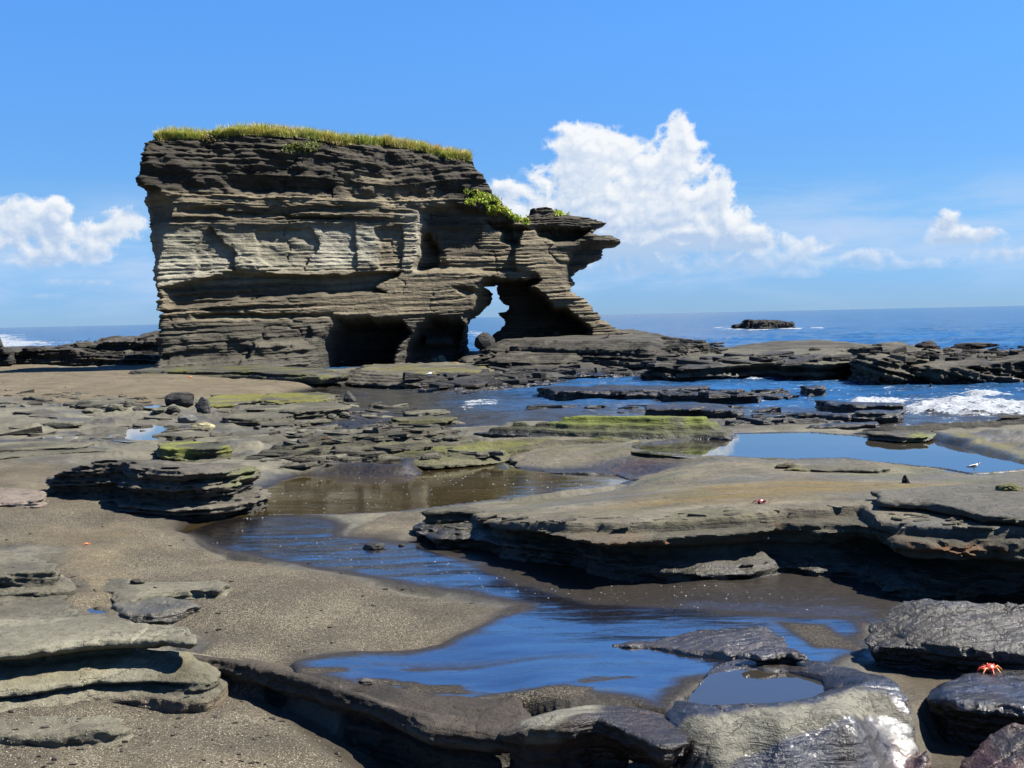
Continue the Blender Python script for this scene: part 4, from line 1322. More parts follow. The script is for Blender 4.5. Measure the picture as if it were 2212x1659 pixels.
# wet black bars of rock breaking the surface of the inlet
BARS = [([(1160, 836), (1300, 832), (1525, 833), (1535, 838), (1400, 842), (1200, 845)], .05, 'longest low black bar of rock, farthest out in the inlet'),
        ([(1345, 850), (1430, 849), (1425, 853), (1350, 854)], -.06, 'short flat black rock just awash below the longest bar'),
        ([(1428, 847), (1520, 845), (1650, 848), (1640, 853), (1530, 853), (1440, 852)], .02, 'pointed black bar of rock right of the longest bar'),
        ([(1395, 874), (1480, 869), (1560, 874), (1620, 890), (1590, 893), (1500, 884), (1400, 882)], .22, 'dark sloping slab just behind the green-topped ledge'),
        ([(1733, 831), (1775, 830), (1785, 837), (1740, 838)], .08, 'small square black rock alone in the inlet'),
        ([(1768, 864), (1800, 862), (1850, 870), (1950, 871), (1950, 875), (1840, 875), (1775, 872)], .10, 'low black rock with a raised left end, beside the surf'),
        ([(1838, 884), (1950, 884), (1945, 892), (1840, 892)], .10, 'flat-topped black rock with the surf breaking at its right end'),
        ([(1705, 886), (1760, 888), (1840, 893), (1830, 897), (1730, 893)], .03, 'thin slanting black rock touching the flat-topped one'),
        ([(1655, 913), (1720, 910), (1725, 916), (1665, 918)], .12, 'stubby black rock in the inlet nearest the calm pool'),
        ([(1740, 915), (1890, 911), (1895, 916), (1745, 920)], .16, 'narrow black bar in front of the surf line'),
        ([(1860, 800), (1935, 797), (1930, 802), (1870, 803)], -.08, 'thin black rock awash below the rugged reef'),
        ([(1530, 796), (1590, 783), (1660, 780), (1640, 787), (1560, 800)], .0, 'slanting narrow rock at the edge of the low platform')]
for pts, z, lab in BARS:
    ledge('tidal_rock', pts, z, -.45, (.06, .08, .03), lab, 'rock', MAT_ROCK_MID, lay=(.06, .14), amp=.08, rag=.16, ragf=1.3, col=(0.012, 0.012, 0.011), col2=(0.036, 0.034, 0.029), wet=.75, tops=.04, topn=1.4, group='black rocks breaking the surface of the inlet')

# benches under the stack
ledge('rock_bench', None, .34, -.45, (.07, .09, .035), 'flat-topped olive bench at the water below the two dark caves', 'rock ledge', MAT_ROCK_MID,
      poly_xy=PZ([(715, 802), (760, 786), (960, 782), (1060, 788), (1110, 797), (1060, 804), (1000, 806), (930, 812), (830, 813), (770, 812)], .33), lay=(.06, .2), amp=.22, fx=.5, rag=.3, ragf=.5, moss=.45, mosscol=(.10, .095, .03), col=(0.037, 0.034, 0.028), col2=(0.108, 0.101, 0.079), wetline=-.08, steps=(4, .10, .30), chips=.06, tops=.03)
ledge('rock_bench', None, .12, -.45, (.07, .09, .035), 'broken low grey slabs stepping into the water right of the olive bench', 'rock ledge', MAT_ROCK_MID,
      poly_xy=PZ([(910, 820), (1000, 808), (1130, 800), (1230, 806), (1200, 816), (1080, 826), (1000, 833), (930, 834)], .1), lay=(.06, .16), amp=.22, fx=.6, rag=.5, ragf=.6, col=(0.037, 0.035, 0.029), col2=(0.115, 0.108, 0.090), wetline=-.05, steps=(4, .08, .35), chips=.06, tops=.06, topn=.7)
ledge('rock_bench', None, .42, .0, (.07, .09, .035), 'thin green-stained slab on the sand at the left foot of the stack', 'rock ledge', MAT_ROCK_MID,
      poly_xy=PZ([(290, 801), (335, 790), (560, 790), (700, 795), (745, 806), (690, 812), (600, 808), (540, 803), (300, 804)], .4), lay=(.06, .2), amp=.15, fx=.5, rag=.25, ragf=.5, moss=.6, mosscol=(.075, .08, .02), col=(0.031, 0.029, 0.025), col2=(0.094, 0.090, 0.072), tops=.02)
ledge('rock_terrace', None, 1.25, -.4, (.09, .11, .045), 'topmost dark terrace of beds carrying the right leg of the arch', 'rock ledge', MAT_ROCK_MID,
      poly_xy=PZ([(1048, 741), (1100, 738), (1200, 739), (1300, 739), (1400, 741), (1450, 738), (1500, 730), (1400, 712), (1300, 708), (1180, 708), (1070, 722)], 1.2),
      under=lambda x, y, z, d2, T: -1.5 * np.maximum(1.0 - z, 0) * sstep(x, 3, 9) - .55 * np.maximum(1.0 - z, 0), lay=(.07, .26), amp=.32, fx=.35, rag=.5, ragf=.4, col=(0.022, 0.020, 0.017), col2=(0.083, 0.079, 0.065), wetline=-.05, steps=(4, .10, .40), chips=.10, tops=.05, topn=.5)
ledge('rock_terrace', None, .62, -.45, (.09, .11, .04), 'middle dark terrace of thin beds below the arch', 'rock ledge', MAT_ROCK_MID,
      poly_xy=PZ([(1050, 766), (1200, 766), (1330, 764), (1480, 757), (1560, 748), (1480, 735), (1200, 732), (1060, 735)], .62), lay=(.06, .2), amp=.3, fx=.35, rag=.5, ragf=.4, col=(0.025, 0.023, 0.019), col2=(0.086, 0.081, 0.066), wetline=-.05, steps=(4, .10, .40), chips=.10, tops=.05, topn=.5)
ledge('rock_terrace', None, .18, -.45, (.09, .11, .04), 'lowest terrace of long thin sheets meeting the water below the arch', 'rock ledge', MAT_ROCK_MID,
      poly_xy=PZ([(1060, 796), (1200, 799), (1330, 796), (1420, 788), (1560, 778), (1680, 766), (1600, 745), (1100, 745)], .18), lay=(.05, .15), amp=.35, fx=.3, rag=.6, ragf=.4, col=(0.028, 0.026, 0.022), col2=(0.094, 0.088, 0.072), wetline=-.05, steps=(5, .06, .8), chips=.08, tops=.04, topn=.4)
ledge('rock_platform', None, .90, -.45, (.09, .12, .045), 'smooth flat grey-green platform sloping to the sea right of the arch', 'rock shelf', MAT_ROCK_MID,
      poly_xy=PZ([(1470, 752), (1620, 742), (1700, 738), (1800, 736), (1870, 739), (1920, 745), (1870, 755), (1840, 766), (1760, 770), (1640, 768), (1560, 772), (1450, 775)], .75),
      topf=idw([(1470, 765, .45), (1560, 768, .5), (1650, 764, .65), (1760, 762, .72), (1840, 758, .72), (1620, 745, .8), (1800, 740, .85)]), lay=(.08, .24), amp=.25, fx=.35, rag=.4, ragf=.4,
      under=lambda x, y, z, d2, T: .5 * sstep(z, .45, .2), col=(0.031, 0.029, 0.024), col2=(0.112, 0.108, 0.083), wetline=-.05, steps=(4, .06, .5), chips=.08, tops=.03, topn=.4)
ledge('tilted_slab', None, .40, -.45, (.07, .09, .04), 'tilted dark slabs at the water in front of the grey-green platform', 'rock', MAT_ROCK_MID,
      poly_xy=PZ([(1385, 793), (1440, 778), (1545, 777), (1560, 786), (1540, 795), (1440, 797)], .3), dip=(.10, 0), lay=(.08, .2), amp=.2, fx=.5, rag=.25, ragf=.6, col=(0.019, 0.017, 0.015), col2=(0.079, 0.076, 0.061), wetline=-.02, tops=.08, topn=.8)
ledge('rugged_reef', None, .78, -.5, (.08, .11, .045), 'rugged block of tilted beds at the right end of the platform', 'rock', MAT_ROCK_MID,
      poly_xy=PZ([(1838, 770), (1860, 752), (1900, 744), (1960, 745), (2000, 758), (1990, 772), (1900, 778)], .75), dip=(.22, -.05), lay=(.08, .26), amp=.35, fx=.5, rag=.5, ragf=.5, n3=.25, col=(0.028, 0.025, 0.020), col2=(0.115, 0.108, 0.083), wetline=0, tops=.15, topn=.6)
ledge('rugged_reef', None, .55, -.5, (.09, .12, .05), 'long jagged dark reef along the far side of the inlet, out to the right edge', 'rock', MAT_ROCK_MID,
      poly_xy=PZ([(1980, 772), (2010, 752), (2100, 747), (2211, 749), (2420, 744), (2420, 772), (2211, 774), (2100, 776), (2000, 777)], .7), dip=(.2, .1), lay=(.08, .3), amp=.35, fx=.5, rag=.6, ragf=.5, n3=.3, col=(0.019, 0.017, 0.015), col2=(0.094, 0.086, 0.068), wetline=0, tops=.22, topn=.5)
# reef on the far left behind the sand
ledge('rocky_reef', None, 1.75, -.4, (.12, .16, .06), 'dark rubbly reef rising towards the stack, behind the sand on the left', 'rock', MAT_ROCK_MID,
      poly_xy=[PD(40, 740, 88)[:2], PD(100, 740, 84)[:2], PD(340, 740, 80)[:2], PD(420, 740, 82)[:2], PD(420, 740, 93)[:2], PD(200, 740, 96)[:2], PD(-100, 740, 98)[:2], PD(-100, 740, 90)[:2]],
      topf=lambda x, y: .75 + .95 * sstep(x / y, -.38, -.30), lay=(.1, .35), amp=.5, fx=.3, rag=.8, ragf=.3, n3=.3, col=(0.022, 0.020, 0.017), col2=(0.086, 0.079, 0.065), tops=.4, topn=.45)
ledge('rocky_reef', None, .85, .0, (.11, .13, .05), 'low reef holding a shallow tidal pool, casting a dark band on the sand at left', 'rock', MAT_ROCK_MID,
      poly_xy=[PD(-100, 770, 76)[:2], PD(60, 770, 75)[:2], PD(200, 770, 73)[:2], PD(340, 770, 70)[:2], PD(430, 770, 70)[:2], PD(430, 770, 84)[:2], PD(-100, 770, 90)[:2]],
      topf=lambda x, y: .85 + .35 * sstep(x / y, -.325, -.36) - .14 * sstep(sdf([PD(165, 765, 75.5)[:2], PD(300, 770, 73)[:2], PD(360, 770, 73)[:2], PD(360, 765, 80)[:2], PD(190, 765, 80)[:2]], x, y), .6, -.3),
      lay=(.1, .3), amp=.35, fx=.3, rag=.6, ragf=.3, n3=.2, col=(0.019, 0.017, 0.015), col2=(0.086, 0.079, 0.061), tops=.10, topn=.5)
water_sheet('tidal_pool_water', [PD(160, 765, 75)[:2], PD(300, 770, 72.5)[:2], PD(365, 770, 72.5)[:2], PD(365, 765, 80.5)[:2], PD(185, 765, 80.5)[:2]], .78, MAT_FILM, .3)
ledge('dark_crag', None, 2.2, .1, (.09, .12, .05), 'black crag with a square top cut by the left edge of the view', 'rock', MAT_ROCK_MID,
      poly_xy=[PD(-120, 770, 71)[:2], PD(24, 770, 71)[:2], PD(30, 770, 76)[:2], PD(-120, 770, 78)[:2]], topf=lambda x, y: 2.15 - .9 * sstep(x / y, -.4145, -.409), lay=(.12, .4), amp=.25, fx=.4, rag=.3, ragf=.5, n3=.15, col=(0.014, 0.013, 0.012), col2=(0.043, 0.040, 0.035), tops=.12, topn=.5)
# islet
ix, iy = P(1640, 709, SEA_Z)
ledge('islet', None, 1.1, -.6, (.16, .22, .08), 'small dark rocky islet ringed with white water, far out on the sea', 'islet', MAT_ROCK_MID,
      poly_xy=[P(1572, 709, SEA_Z), P(1600, 710, SEA_Z), P(1640, 711, SEA_Z), P(1712, 709, SEA_Z), (P(1700, 708, SEA_Z)[0], iy + 5), (P(1600, 708, SEA_Z)[0], iy + 5)],
      topf=lambda x, y: .25 + .75 * sstep(x / y, .182, .190) - .35 * sstep(x / y, .205, .226), lay=(.2, .5), amp=.3, fx=.4, rag=.8, ragf=.3, n3=.35, col=(0.012, 0.012, 0.012), col2=(0.043, 0.040, 0.040), tops=.35, topn=.5)

# ------------------------------------------------------------------ nearer rocks
def m_col(V, C, prm):
    x, y, z = V[:, 0], V[:, 1], V[:, 2]
    mx, my = P(525, 1040, .6)
    k = (np.exp(-((x - mx) / .28) ** 2) * sstep(fbm(x * 4, z * 4, 4, 331), -.2, .4) * sstep(z, .2, .45))[:, None]
    C = C * (1 - k * .8) + np.array((.17, .22, .02)) * k * .8
    return C, prm


ledge('layered_boulder', None, .70, -.12, (.022, .028, .018), 'long dark layered boulder with yellow-green weed on its right end, beside the brown pool', 'boulder', MAT_ROCK,
      poly_xy=PZ([(98, 1084), (180, 1087), (262, 1089), (285, 1103), (300, 1106), (450, 1110), (520, 1098), (558, 1080), (552, 1068), (470, 1082), (300, 1083), (262, 1070), (120, 1068)], .1),
      topf=idw([(105, 1035, .42), (150, 1004, .66), (300, 1005, .70), (420, 1010, .67), (520, 1018, .62), (556, 1030, .54), (200, 998, .66), (400, 1006, .68)]), lay=(.04, .15), amp=.12, fx=1.3, rag=.08, ragf=1.6, chips=.035, rnd=.04, n3=.10, col=(.036, .033, .028), col2=(.115, .106, .09), tops=.035, topn=2.2, colf=m_col, groove=.7, angle=50,
      under=lambda x, y, z, d2, T: .05 * sstep(z, .42, .36) * sstep(z, .2, .28) - .16 * sstep(z, .26, .12))
ledge('flat_rock', [(-200, 1060), (20, 1052), (85, 1062), (98, 1075), (80, 1082), (-200, 1088)], .26, .0, (.022, .028, .016), 'pale pinkish barnacled flat rock left of the long layered boulder', 'rock', MAT_ROCK,
      lay=(.03, .08), amp=.07, rag=.10, ragf=1.6, n3=.05, col=(0.081, 0.068, 0.059), col2=(0.216, 0.180, 0.158), tops=.03, topn=3)
MOUNDCOL = dict(col=(0.071, 0.067, 0.053), col2=(0.155, 0.148, 0.115))
ledge('rock_slab', [(-500, 1192), (0, 1186), (80, 1200), (120, 1218), (117, 1232), (60, 1238), (-500, 1262)], .34, .0, (.018, .022, .013), 'two-bedded grey slab cut by the left edge, nearest the pebbly sand', 'rock', MAT_ROCK, rnd=.025,
      lay=(.07, .12), amp=.05, fx=.6, rag=.05, ragf=1.5, n3=.02, tops=.012, topn=2, under=lambda x, y, z, d2, T: -.12 * sstep(z, .22, .17), **MOUNDCOL)
ledge('rock_mound', [(-500, 1262), (60, 1250), (120, 1262), (150, 1290), (185, 1318), (200, 1334), (60, 1345), (-500, 1350)], .14, -.15, (.018, .022, .014), 'smooth grey mound with a dark hole in it, between the two slabs at left', 'rock', MAT_ROCK, rnd=.04,
      lay=(.1, .2), amp=.03, rag=.06, ragf=1.2, n3=.03, tops=.03, topn=1.2, wetline=.04,
      extra=lambda f, x, y, z, T: np.maximum(f, .085 - np.sqrt((x - P(48, 1292, .1)[0]) ** 2 + ((y - P(48, 1292, .1)[1]) * .7) ** 2 + ((z - .13) * .9) ** 2)), **MOUNDCOL)
ledge('flat_rock', None, .13, -.1, (.018, .022, .012), 'long low tongue of rock carrying a round pebble, half buried in the sand', 'rock', MAT_ROCK, rnd=.03,
      poly_xy=PZ([(130, 1248), (230, 1246), (330, 1252), (480, 1258), (492, 1270), (470, 1282), (380, 1284), (300, 1296), (265, 1300), (250, 1284), (180, 1268)], .1), topf=idw([(130, 1252, .08), (300, 1262, .10), (400, 1272, .12), (480, 1268, .15), (270, 1290, .12)]),
      lay=(.05, .1), amp=.03, rag=.05, ragf=2, n3=.02, tops=.012, topn=2.5, **MOUNDCOL)
ledge('flat_rock', None, .10, -.15, (.018, .022, .012), 'dark-edged low rock on the right bank of the tiny blue puddle', 'rock', MAT_ROCK, rnd=.04,
      poly_xy=PZ([(242, 1318), (262, 1300), (300, 1293), (370, 1300), (430, 1312), (380, 1326), (330, 1334), (265, 1335)], .06), lay=(.05, .1), amp=.02, rag=.04, ragf=2, n3=.02, tops=.02, topn=2.5, wetline=.05, **MOUNDCOL)


def o5_under(x, y, z, d2, T):
    rec = .24 * np.exp(-((z - .13) / .055) ** 2)
    low = -.14 * sstep(z, .08, -.02) - .10 * sstep(z, -.06, -.10)
    crack = .10 * np.exp(-((z + .035 + .02 * vn(x * 2, y * 2, 7)) / .014) ** 2) * sstep(vn(x * 4, y * 4, 8), -.3, .2)
    return rec + low + crack


def o5_col(V, C, prm):
    x, y, z = V[:, 0], V[:, 1], V[:, 2]
    k = (sstep(fbm(x * 2.5, z * 4, 4, 341), -.1, .4) * np.exp(-((z - .09) / .07) ** 2) * .55)[:, None]
    C = C * (1 - k) + np.array((.10, .083, .035)) * k
    k = (sstep(z, -.06, -.14) * .6)[:, None]
    C = C * (1 - k) + np.array((.16, .12, .085)) * k
    return C, prm


ledge('rock_slab', [(-500, 1332), (60, 1335), (150, 1330), (200, 1326), (300, 1343), (420, 1350), (440, 1372), (425, 1392), (350, 1384), (230, 1386), (100, 1402), (-500, 1450)], .26, -.45, (.016, .02, .012), 'large pale slab with a deep scooped undercut at lower left', 'rock', MAT_ROCK, rnd=.03,
      lay=(.08, .2), amp=.02, rag=.035, ragf=1.6, n3=.015, tops=.012, topn=1.5, under=o5_under, colf=o5_col, col=(0.087, 0.084, 0.065), col2=(0.194, 0.187, 0.148))
ledge('low_rock', [(-400, 1544), (0, 1545), (120, 1545), (230, 1540), (285, 1552), (250, 1570), (120, 1582), (60, 1580), (-400, 1590)], -.01, -.45, (.016, .02, .012), 'worn grey-green rib of rock lying in the sand at the bottom left', 'rock', MAT_ROCK, rnd=.03,
      lay=(.05, .1), amp=.025, rag=.05, ragf=2.5, n3=.02, tops=.02, topn=2.5, **MOUNDCOL)


# wall along the lip of the upper basin, dark and hollowed
A_PR = PV([(395, 1420, .04), (480, 1432, .04), (560, 1446, .03), (640, 1462, .02), (700, 1480, .02), (770, 1505, .02), (860, 1545, .02), (930, 1575, .0), (1000, 1590, -.03), (1045, 1598, -.04), (1095, 1600, -.03), (1160, 1560, .05), (1100, 1500, .0), (900, 1480, .0), (700, 1435, 0), (540, 1405, .02), (400, 1395, .02)])


def pr_top(x, y):
    back = PV([(395, 1405, .04), (560, 1428, .03), (700, 1462, .02), (860, 1520, .02), (1000, 1560, -.03), (1110, 1520, 0), (1100, 1400, 0), (400, 1300, 0)])
    d = sdf(back, x, y)
    return idw([(400, 1415, .05), (560, 1440, .045), (700, 1472, .035), (860, 1535, .03), (1000, 1580, .0), (1080, 1570, .02)])(x, y) - .12 * sstep(d, .12, -.12)


ledge('rock_wall', None, .05, -.75, (.016, .02, .014), 'dark undulating hollowed wall of rock dropping from the wet basin to the sand below', 'rock ledge', MAT_ROCK, rnd=.03,
      poly_xy=A_PR, topf=pr_top, lay=(.06, .16), amp=.035, rag=.05, ragf=1.6, n3=.03, tops=.01, topn=2,
      under=lambda x, y, z, d2, T: (.10 * sstep(z, -.06, -.2) + .14 * sstep(z, -.08, -.26) * sstep(x, -1.6, -.4)) - .22 * sstep(z, -.24, -.42) * sstep(x, -1.9, -2.4), col=(0.025, 0.022, 0.019), col2=(0.083, 0.068, 0.054), wetline=-.6)


def q_col(V, C, prm):
    x, y, z = V[:, 0], V[:, 1], V[:, 2]
    dry = sdf(PZ([(1110, 1535), (1250, 1500), (1300, 1515), (1290, 1545), (1200, 1580), (1130, 1580)], .12), x, y) + .04 * fbm(x * 6, y * 6, 3, 351)
    k = (sstep(dry, .04, -.06) * sstep(z, .0, .06))[:, None]
    C = C * (1 - k) + np.array((.155, .153, .132)) * (.9 + .2 * fbm(x * 12, y * 12, 3, 352)[:, None]) * k
    prm[:, 0] = np.maximum(prm[:, 0], .75 * (1 - k[:, 0]) * sstep(x, .15, .5))
    red = (sstep(fbm(x * 3, z * 5, 4, 353), .1, .5) * (1 - k[:, 0]) * .7)[:, None]
    C = C * (1 - red) + np.array((.05, .028, .02)) * red
    return C, prm


ledge('hollowed_rock', None, .16, -.75, (.016, .018, .014), 'dark hollowed rock with a pale dry crown at the bottom centre', 'boulder', MAT_ROCK, rnd=.045,
      poly_xy=PV([(1060, 1590, 0), (1100, 1548, .06), (1150, 1522, .12), (1250, 1504, .14), (1310, 1510, .14), (1400, 1525, .12), (1470, 1540, .12), (1490, 1580, .1), (1480, 1640, .05), (1430, 1640, .08), (1350, 1600, .08), (1290, 1572, .10), (1210, 1600, .06), (1130, 1620, 0)]),
      topf=idw([(1070, 1585, 0), (1130, 1560, .1), (1200, 1545, .16), (1280, 1530, .15), (1400, 1560, .12), (1500, 1590, .12)]), lay=(.06, .16), amp=.03, rag=.06, ragf=2, n3=.04, tops=.015, topn=3, colf=q_col,
      under=lambda x, y, z, d2, T: .10 * sstep(z, .06, -.05) - .22 * sstep(z, -.2, -.34) * sstep(x, .75, .3) + .18 * sstep(z, -.05, -.2) * sstep(x, .5, .8), col=(0.019, 0.016, 0.014), col2=(0.061, 0.050, 0.042))


BAS = PZ([(1500, 1500), (1540, 1455), (1600, 1443), (1700, 1452), (1765, 1470), (1780, 1492), (1740, 1510), (1640, 1528), (1540, 1532), (1490, 1520)], .05)


def slab_top(x, y):
    t = idw([(1530, 1430, .04), (1620, 1420, .05), (1780, 1430, .06), (1870, 1450, .08), (1950, 1520, .10), (2000, 1590, .0), (1990, 1660, -.22), (1950, 1760, -.42), (1470, 1500, .06), (1480, 1560, .14), (1600, 1560, .15), (1750, 1530, .16), (1880, 1500, .15), (1500, 1640, .0), (1550, 1660, -.02), (1700, 1600, .10), (1850, 1570, .12), (1800, 1650, -.06), (1650, 1720, -.20), (1900, 1650, -.10), (1500, 1760, -.3), (1800, 1760, -.35)])(x, y)
    b = sdf(BAS, x, y) + .02 * fbm(x * 5, y * 5, 3, 361)
    t = np.minimum(t, .055 + .4 * np.maximum(b, 0)) - .06 * sstep(b, .05, -.05)
    # fine parallel beds crop out across the sloping face
    s = (y - x * .27 + .03 * fbm(x * 3, y * 3, 3, 362)) / .075
    f = s - np.floor(s)
    slope = sstep(y, P(1700, 1575, .1)[1], P(1700, 1600, .1)[1])
    return t + .021 * (sstep(f, .0, .75) - sstep(f, .8, 1.)) * slope * (.4 + .6 * sstep(fbm(x * 2, y * 2, 2, 363), -.3, .3))


def slab_col(V, C, prm):
    x, y, z = V[:, 0], V[:, 1], V[:, 2]
    px, py = proj(x, y, z)
    dry = [(1462, 1572), (1480, 1545), (1560, 1540), (1650, 1530), (1760, 1512), (1850, 1480), (1905, 1492), (1960, 1540), (1995, 1560), (1960, 1568), (1905, 1548), (1840, 1552), (1760, 1578), (1660, 1610), (1590, 1650), (1560, 1700), (1480, 1700), (1520, 1640)]
    d = (sdf(dry, px, py) + 9 * fbm(x * 5, y * 5, 4, 371)) / 300.
    k = sstep(d, .02, -.03)[:, None]
    C = C * (1 - k) + np.array((.155, .153, .132)) * (.9 + .2 * fbm(x * 10, y * 10, 3, 372)[:, None]) * k
    prm[:, 0] = np.maximum(prm[:, 0], .95 * (1 - k[:, 0]))
    prm[:, 2] = .16 * (1 - k[:, 0])
    rs = (sstep(x, 2.15, 2.35) * sstep(z, .0, -.25) * (1 - k[:, 0]) * .8)[:, None]
    C = C * (1 - rs) + np.array((.22, .085, .03)) * rs
    return C, prm


ledge('wet_slab', None, .18, -.75, (.013, .013, .011), 'big tilted slab at bottom right, half dry and pale, half wet with fine parallel ridges', 'rock', MAT_ROCK, rnd=.03,
      poly_xy=PV([(1478, 1500, .04), (1530, 1436, .04), (1620, 1416, .05), (1780, 1424, .06), (1860, 1440, .08), (1930, 1480, .12), (1985, 1540, .08), (2012, 1590, .0), (2005, 1650, -.15), (1990, 1720, -.3), (1960, 1900, -.5), (1450, 1900, -.5), (1440, 1700, -.1), (1500, 1650, 0), (1462, 1590, .1), (1440, 1545, .1)]),
      topf=slab_top, lay=(.05, .12), amp=.02, rag=.03, ragf=2, n3=.015, tops=.012, topn=2.5, colf=slab_col, col=(0.043, 0.038, 0.035), col2=(0.094, 0.083, 0.072))
water_sheet('rock_pool_water', BAS, .038, MAT_STILL, .03)


def glint_col(V, C, prm):
    prm[:, 0] = np.maximum(prm[:, 0], .9)
    prm[:, 2] = .10
    return C, prm


def wet_ripples(x, y, amp=.012, per=.09, a=.3):
    s = (x * a + y + .05 * fbm(x * 2, y * 2, 3, 381)) / per
    f = s - np.floor(s)
    return amp * (sstep(f, 0, .7) - sstep(f, .8, 1.))


ledge('wet_rock', None, .08, -.2, (.016, .016, .010), 'low wet striped rib of rock rising from the film of water', 'rock', MAT_ROCK, rnd=.04,
      poly_xy=PZ([(1300, 1385), (1400, 1372), (1480, 1358), (1560, 1350), (1640, 1352), (1680, 1372), (1700, 1400), (1640, 1418), (1560, 1412), (1480, 1400), (1400, 1392)], .04),
      topf=lambda x, y: .015 + wet_ripples(x, y, .009, .10, -.4) + .05 * sstep(sdf(PZ([(1480, 1375), (1640, 1360), (1690, 1400), (1560, 1410)], .04), x, y), .15, -.15), lay=(.05, .1), amp=.02, rag=.10, ragf=2, tops=.02, topn=2.5, colf=glint_col, col=(0.037, 0.031, 0.026), col2=(0.094, 0.079, 0.065))
ledge('wet_rock', None, .14, -.15, (.014, .014, .010), 'small sharp-edged dark hump with a hollow front, behind the shallow rock pool', 'rock', MAT_ROCK, rnd=.03,
      poly_xy=PZ([(1600, 1420), (1640, 1408), (1680, 1402), (1730, 1412), (1748, 1424), (1700, 1420), (1640, 1424)], .10), lay=(.03, .08), amp=.02, rag=.03, ragf=3, tops=.015, topn=4, colf=glint_col, under=lambda x, y, z, d2, T: .06 * sstep(z, .10, .06), col=(0.037, 0.028, 0.022), col2=(0.094, 0.072, 0.058))


def rb1_top(x, y):
    t = idw([(1865, 1350, .20), (1930, 1335, .26), (2020, 1315, .34), (2080, 1325, .31), (2211, 1335, .30), (2400, 1350, .28), (1880, 1372, .16), (2100, 1375, .22), (2300, 1385, .2)])(x, y)
    return t + wet_ripples(x, y, .006, .07, -.25) + .012 * fbm(x * 4, y * 6, 4, 388)


def rb1_col(V, C, prm):
    x, y, z = V[:, 0], V[:, 1], V[:, 2]
    up = sstep(z, .10, .18)
    prm[:, 0] = np.maximum(prm[:, 0], .9)
    prm[:, 2] = 0
    k = (up * .5)[:, None]
    C = C * (1 - k) + np.array((.15, .14, .11)) * k
    return C, prm


ledge('square_boulder', None, .32, -.25, (.014, .016, .012), 'big square-ended wet boulder in front of the black undercut at the right edge', 'boulder', MAT_ROCK, rnd=.03,
      poly_xy=PV([(1862, 1362, .2), (1875, 1345, .22), (1930, 1325, .26), (2020, 1305, .34), (2100, 1318, .3), (2600, 1330, .3), (2600, 1400, .2), (2211, 1395, .2), (2080, 1388, .2), (1960, 1378, .2), (1880, 1374, .2)]),
      topf=rb1_top, lay=(.07, .16), amp=.02, rag=.05, ragf=1.6, n3=.03, tops=.015, topn=3, colf=rb1_col, under=lambda x, y, z, d2, T: .05 * sstep(z, .1, .0) - .0, col=(0.022, 0.020, 0.017), col2=(0.050, 0.048, 0.037))


def rb2_col(V, C, prm):
    prm[:, 0] = np.maximum(prm[:, 0], .97)
    prm[:, 2] = .40 * sstep(V[:, 2], -.03, .01)
    return C, prm


ledge('flat_boulder', None, .06, -.5, (.013, .015, .012), 'flat-topped wet blue-black boulder carrying the bright red crab', 'boulder', MAT_ROCK, rnd=.03,
      poly_xy=PV([(1985, 1505, .0), (2005, 1482, .02), (2045, 1466, .04), (2070, 1448, .06), (2160, 1440, .06), (2600, 1425, .06), (2600, 1545, .03), (2211, 1530, .03), (2100, 1518, .03), (2040, 1512, .02)]),
      topf=lambda x, y: .045 + .006 * fbm(x * 5, y * 14, 4, 391) - .05 * sstep(x / y, .352, .335), lay=(.06, .14), amp=.025, rag=.04, ragf=2, n3=.03, tops=.006, topn=6, colf=rb2_col, under=lambda x, y, z, d2, T: .08 * sstep(z, -.02, -.2), col=(0.019, 0.019, 0.019), col2=(0.043, 0.043, 0.042))


def rb3_col(V, C, prm):
    x, y, z = V[:, 0], V[:, 1], V[:, 2]
    k = (sstep(fbm(x * 4, y * 4, 4, 395), -.2, .4) * .8)[:, None]
    C = C * (1 - k) + np.array((.12, .05, .035)) * k
    prm[:, 0] = .9; prm[:, 2] = 0
    return C, prm


ledge('red_boulder', None, .0, -.6, (.014, .016, .012), 'rounded reddish wet boulder in the bottom right corner', 'boulder', MAT_ROCK, rnd=.03,
      poly_xy=PV([(2075, 1640, -.15), (2100, 1610, -.1), (2150, 1580, -.04), (2300, 1565, 0), (2600, 1570, 0), (2600, 1800, -.1), (2100, 1800, -.2), (2060, 1690, -.2)]), topf=idw([(2080, 1640, -.16), (2140, 1600, -.05), (2211, 1600, .0), (2211, 1700, -.12), (2100, 1720, -.2)]),
      lay=(.05, .12), amp=.03, rag=.05, ragf=2.5, n3=.05, tops=.035, topn=5, colf=rb3_col, col=(0.031, 0.022, 0.019), col2=(0.086, 0.072, 0.058))
# ------------------------------------------------------------------ finding surfaces for the small things
bpy.context.view_layer.update()
DG = bpy.context.evaluated_depsgraph_get()


def hit(px, py):
    """the surface point met by a sight line, so that small things stand on real ground"""
    ok, loc, nrm, idx, ob, mt = scene.ray_cast(DG, Vector((0, 0, CAM_Z)), ray(px, py))
    return (loc, nrm, ob) if ok else (Vector(PD(px, py, 60)), Vector((0, 0, 1)), None)


def down(x, y, z0=30):
    ok, loc, nrm, idx, ob, mt = scene.ray_cast(DG, Vector((x, y, z0)), Vector((0, 0, -1)))
    return loc if ok else Vector((x, y, 0))


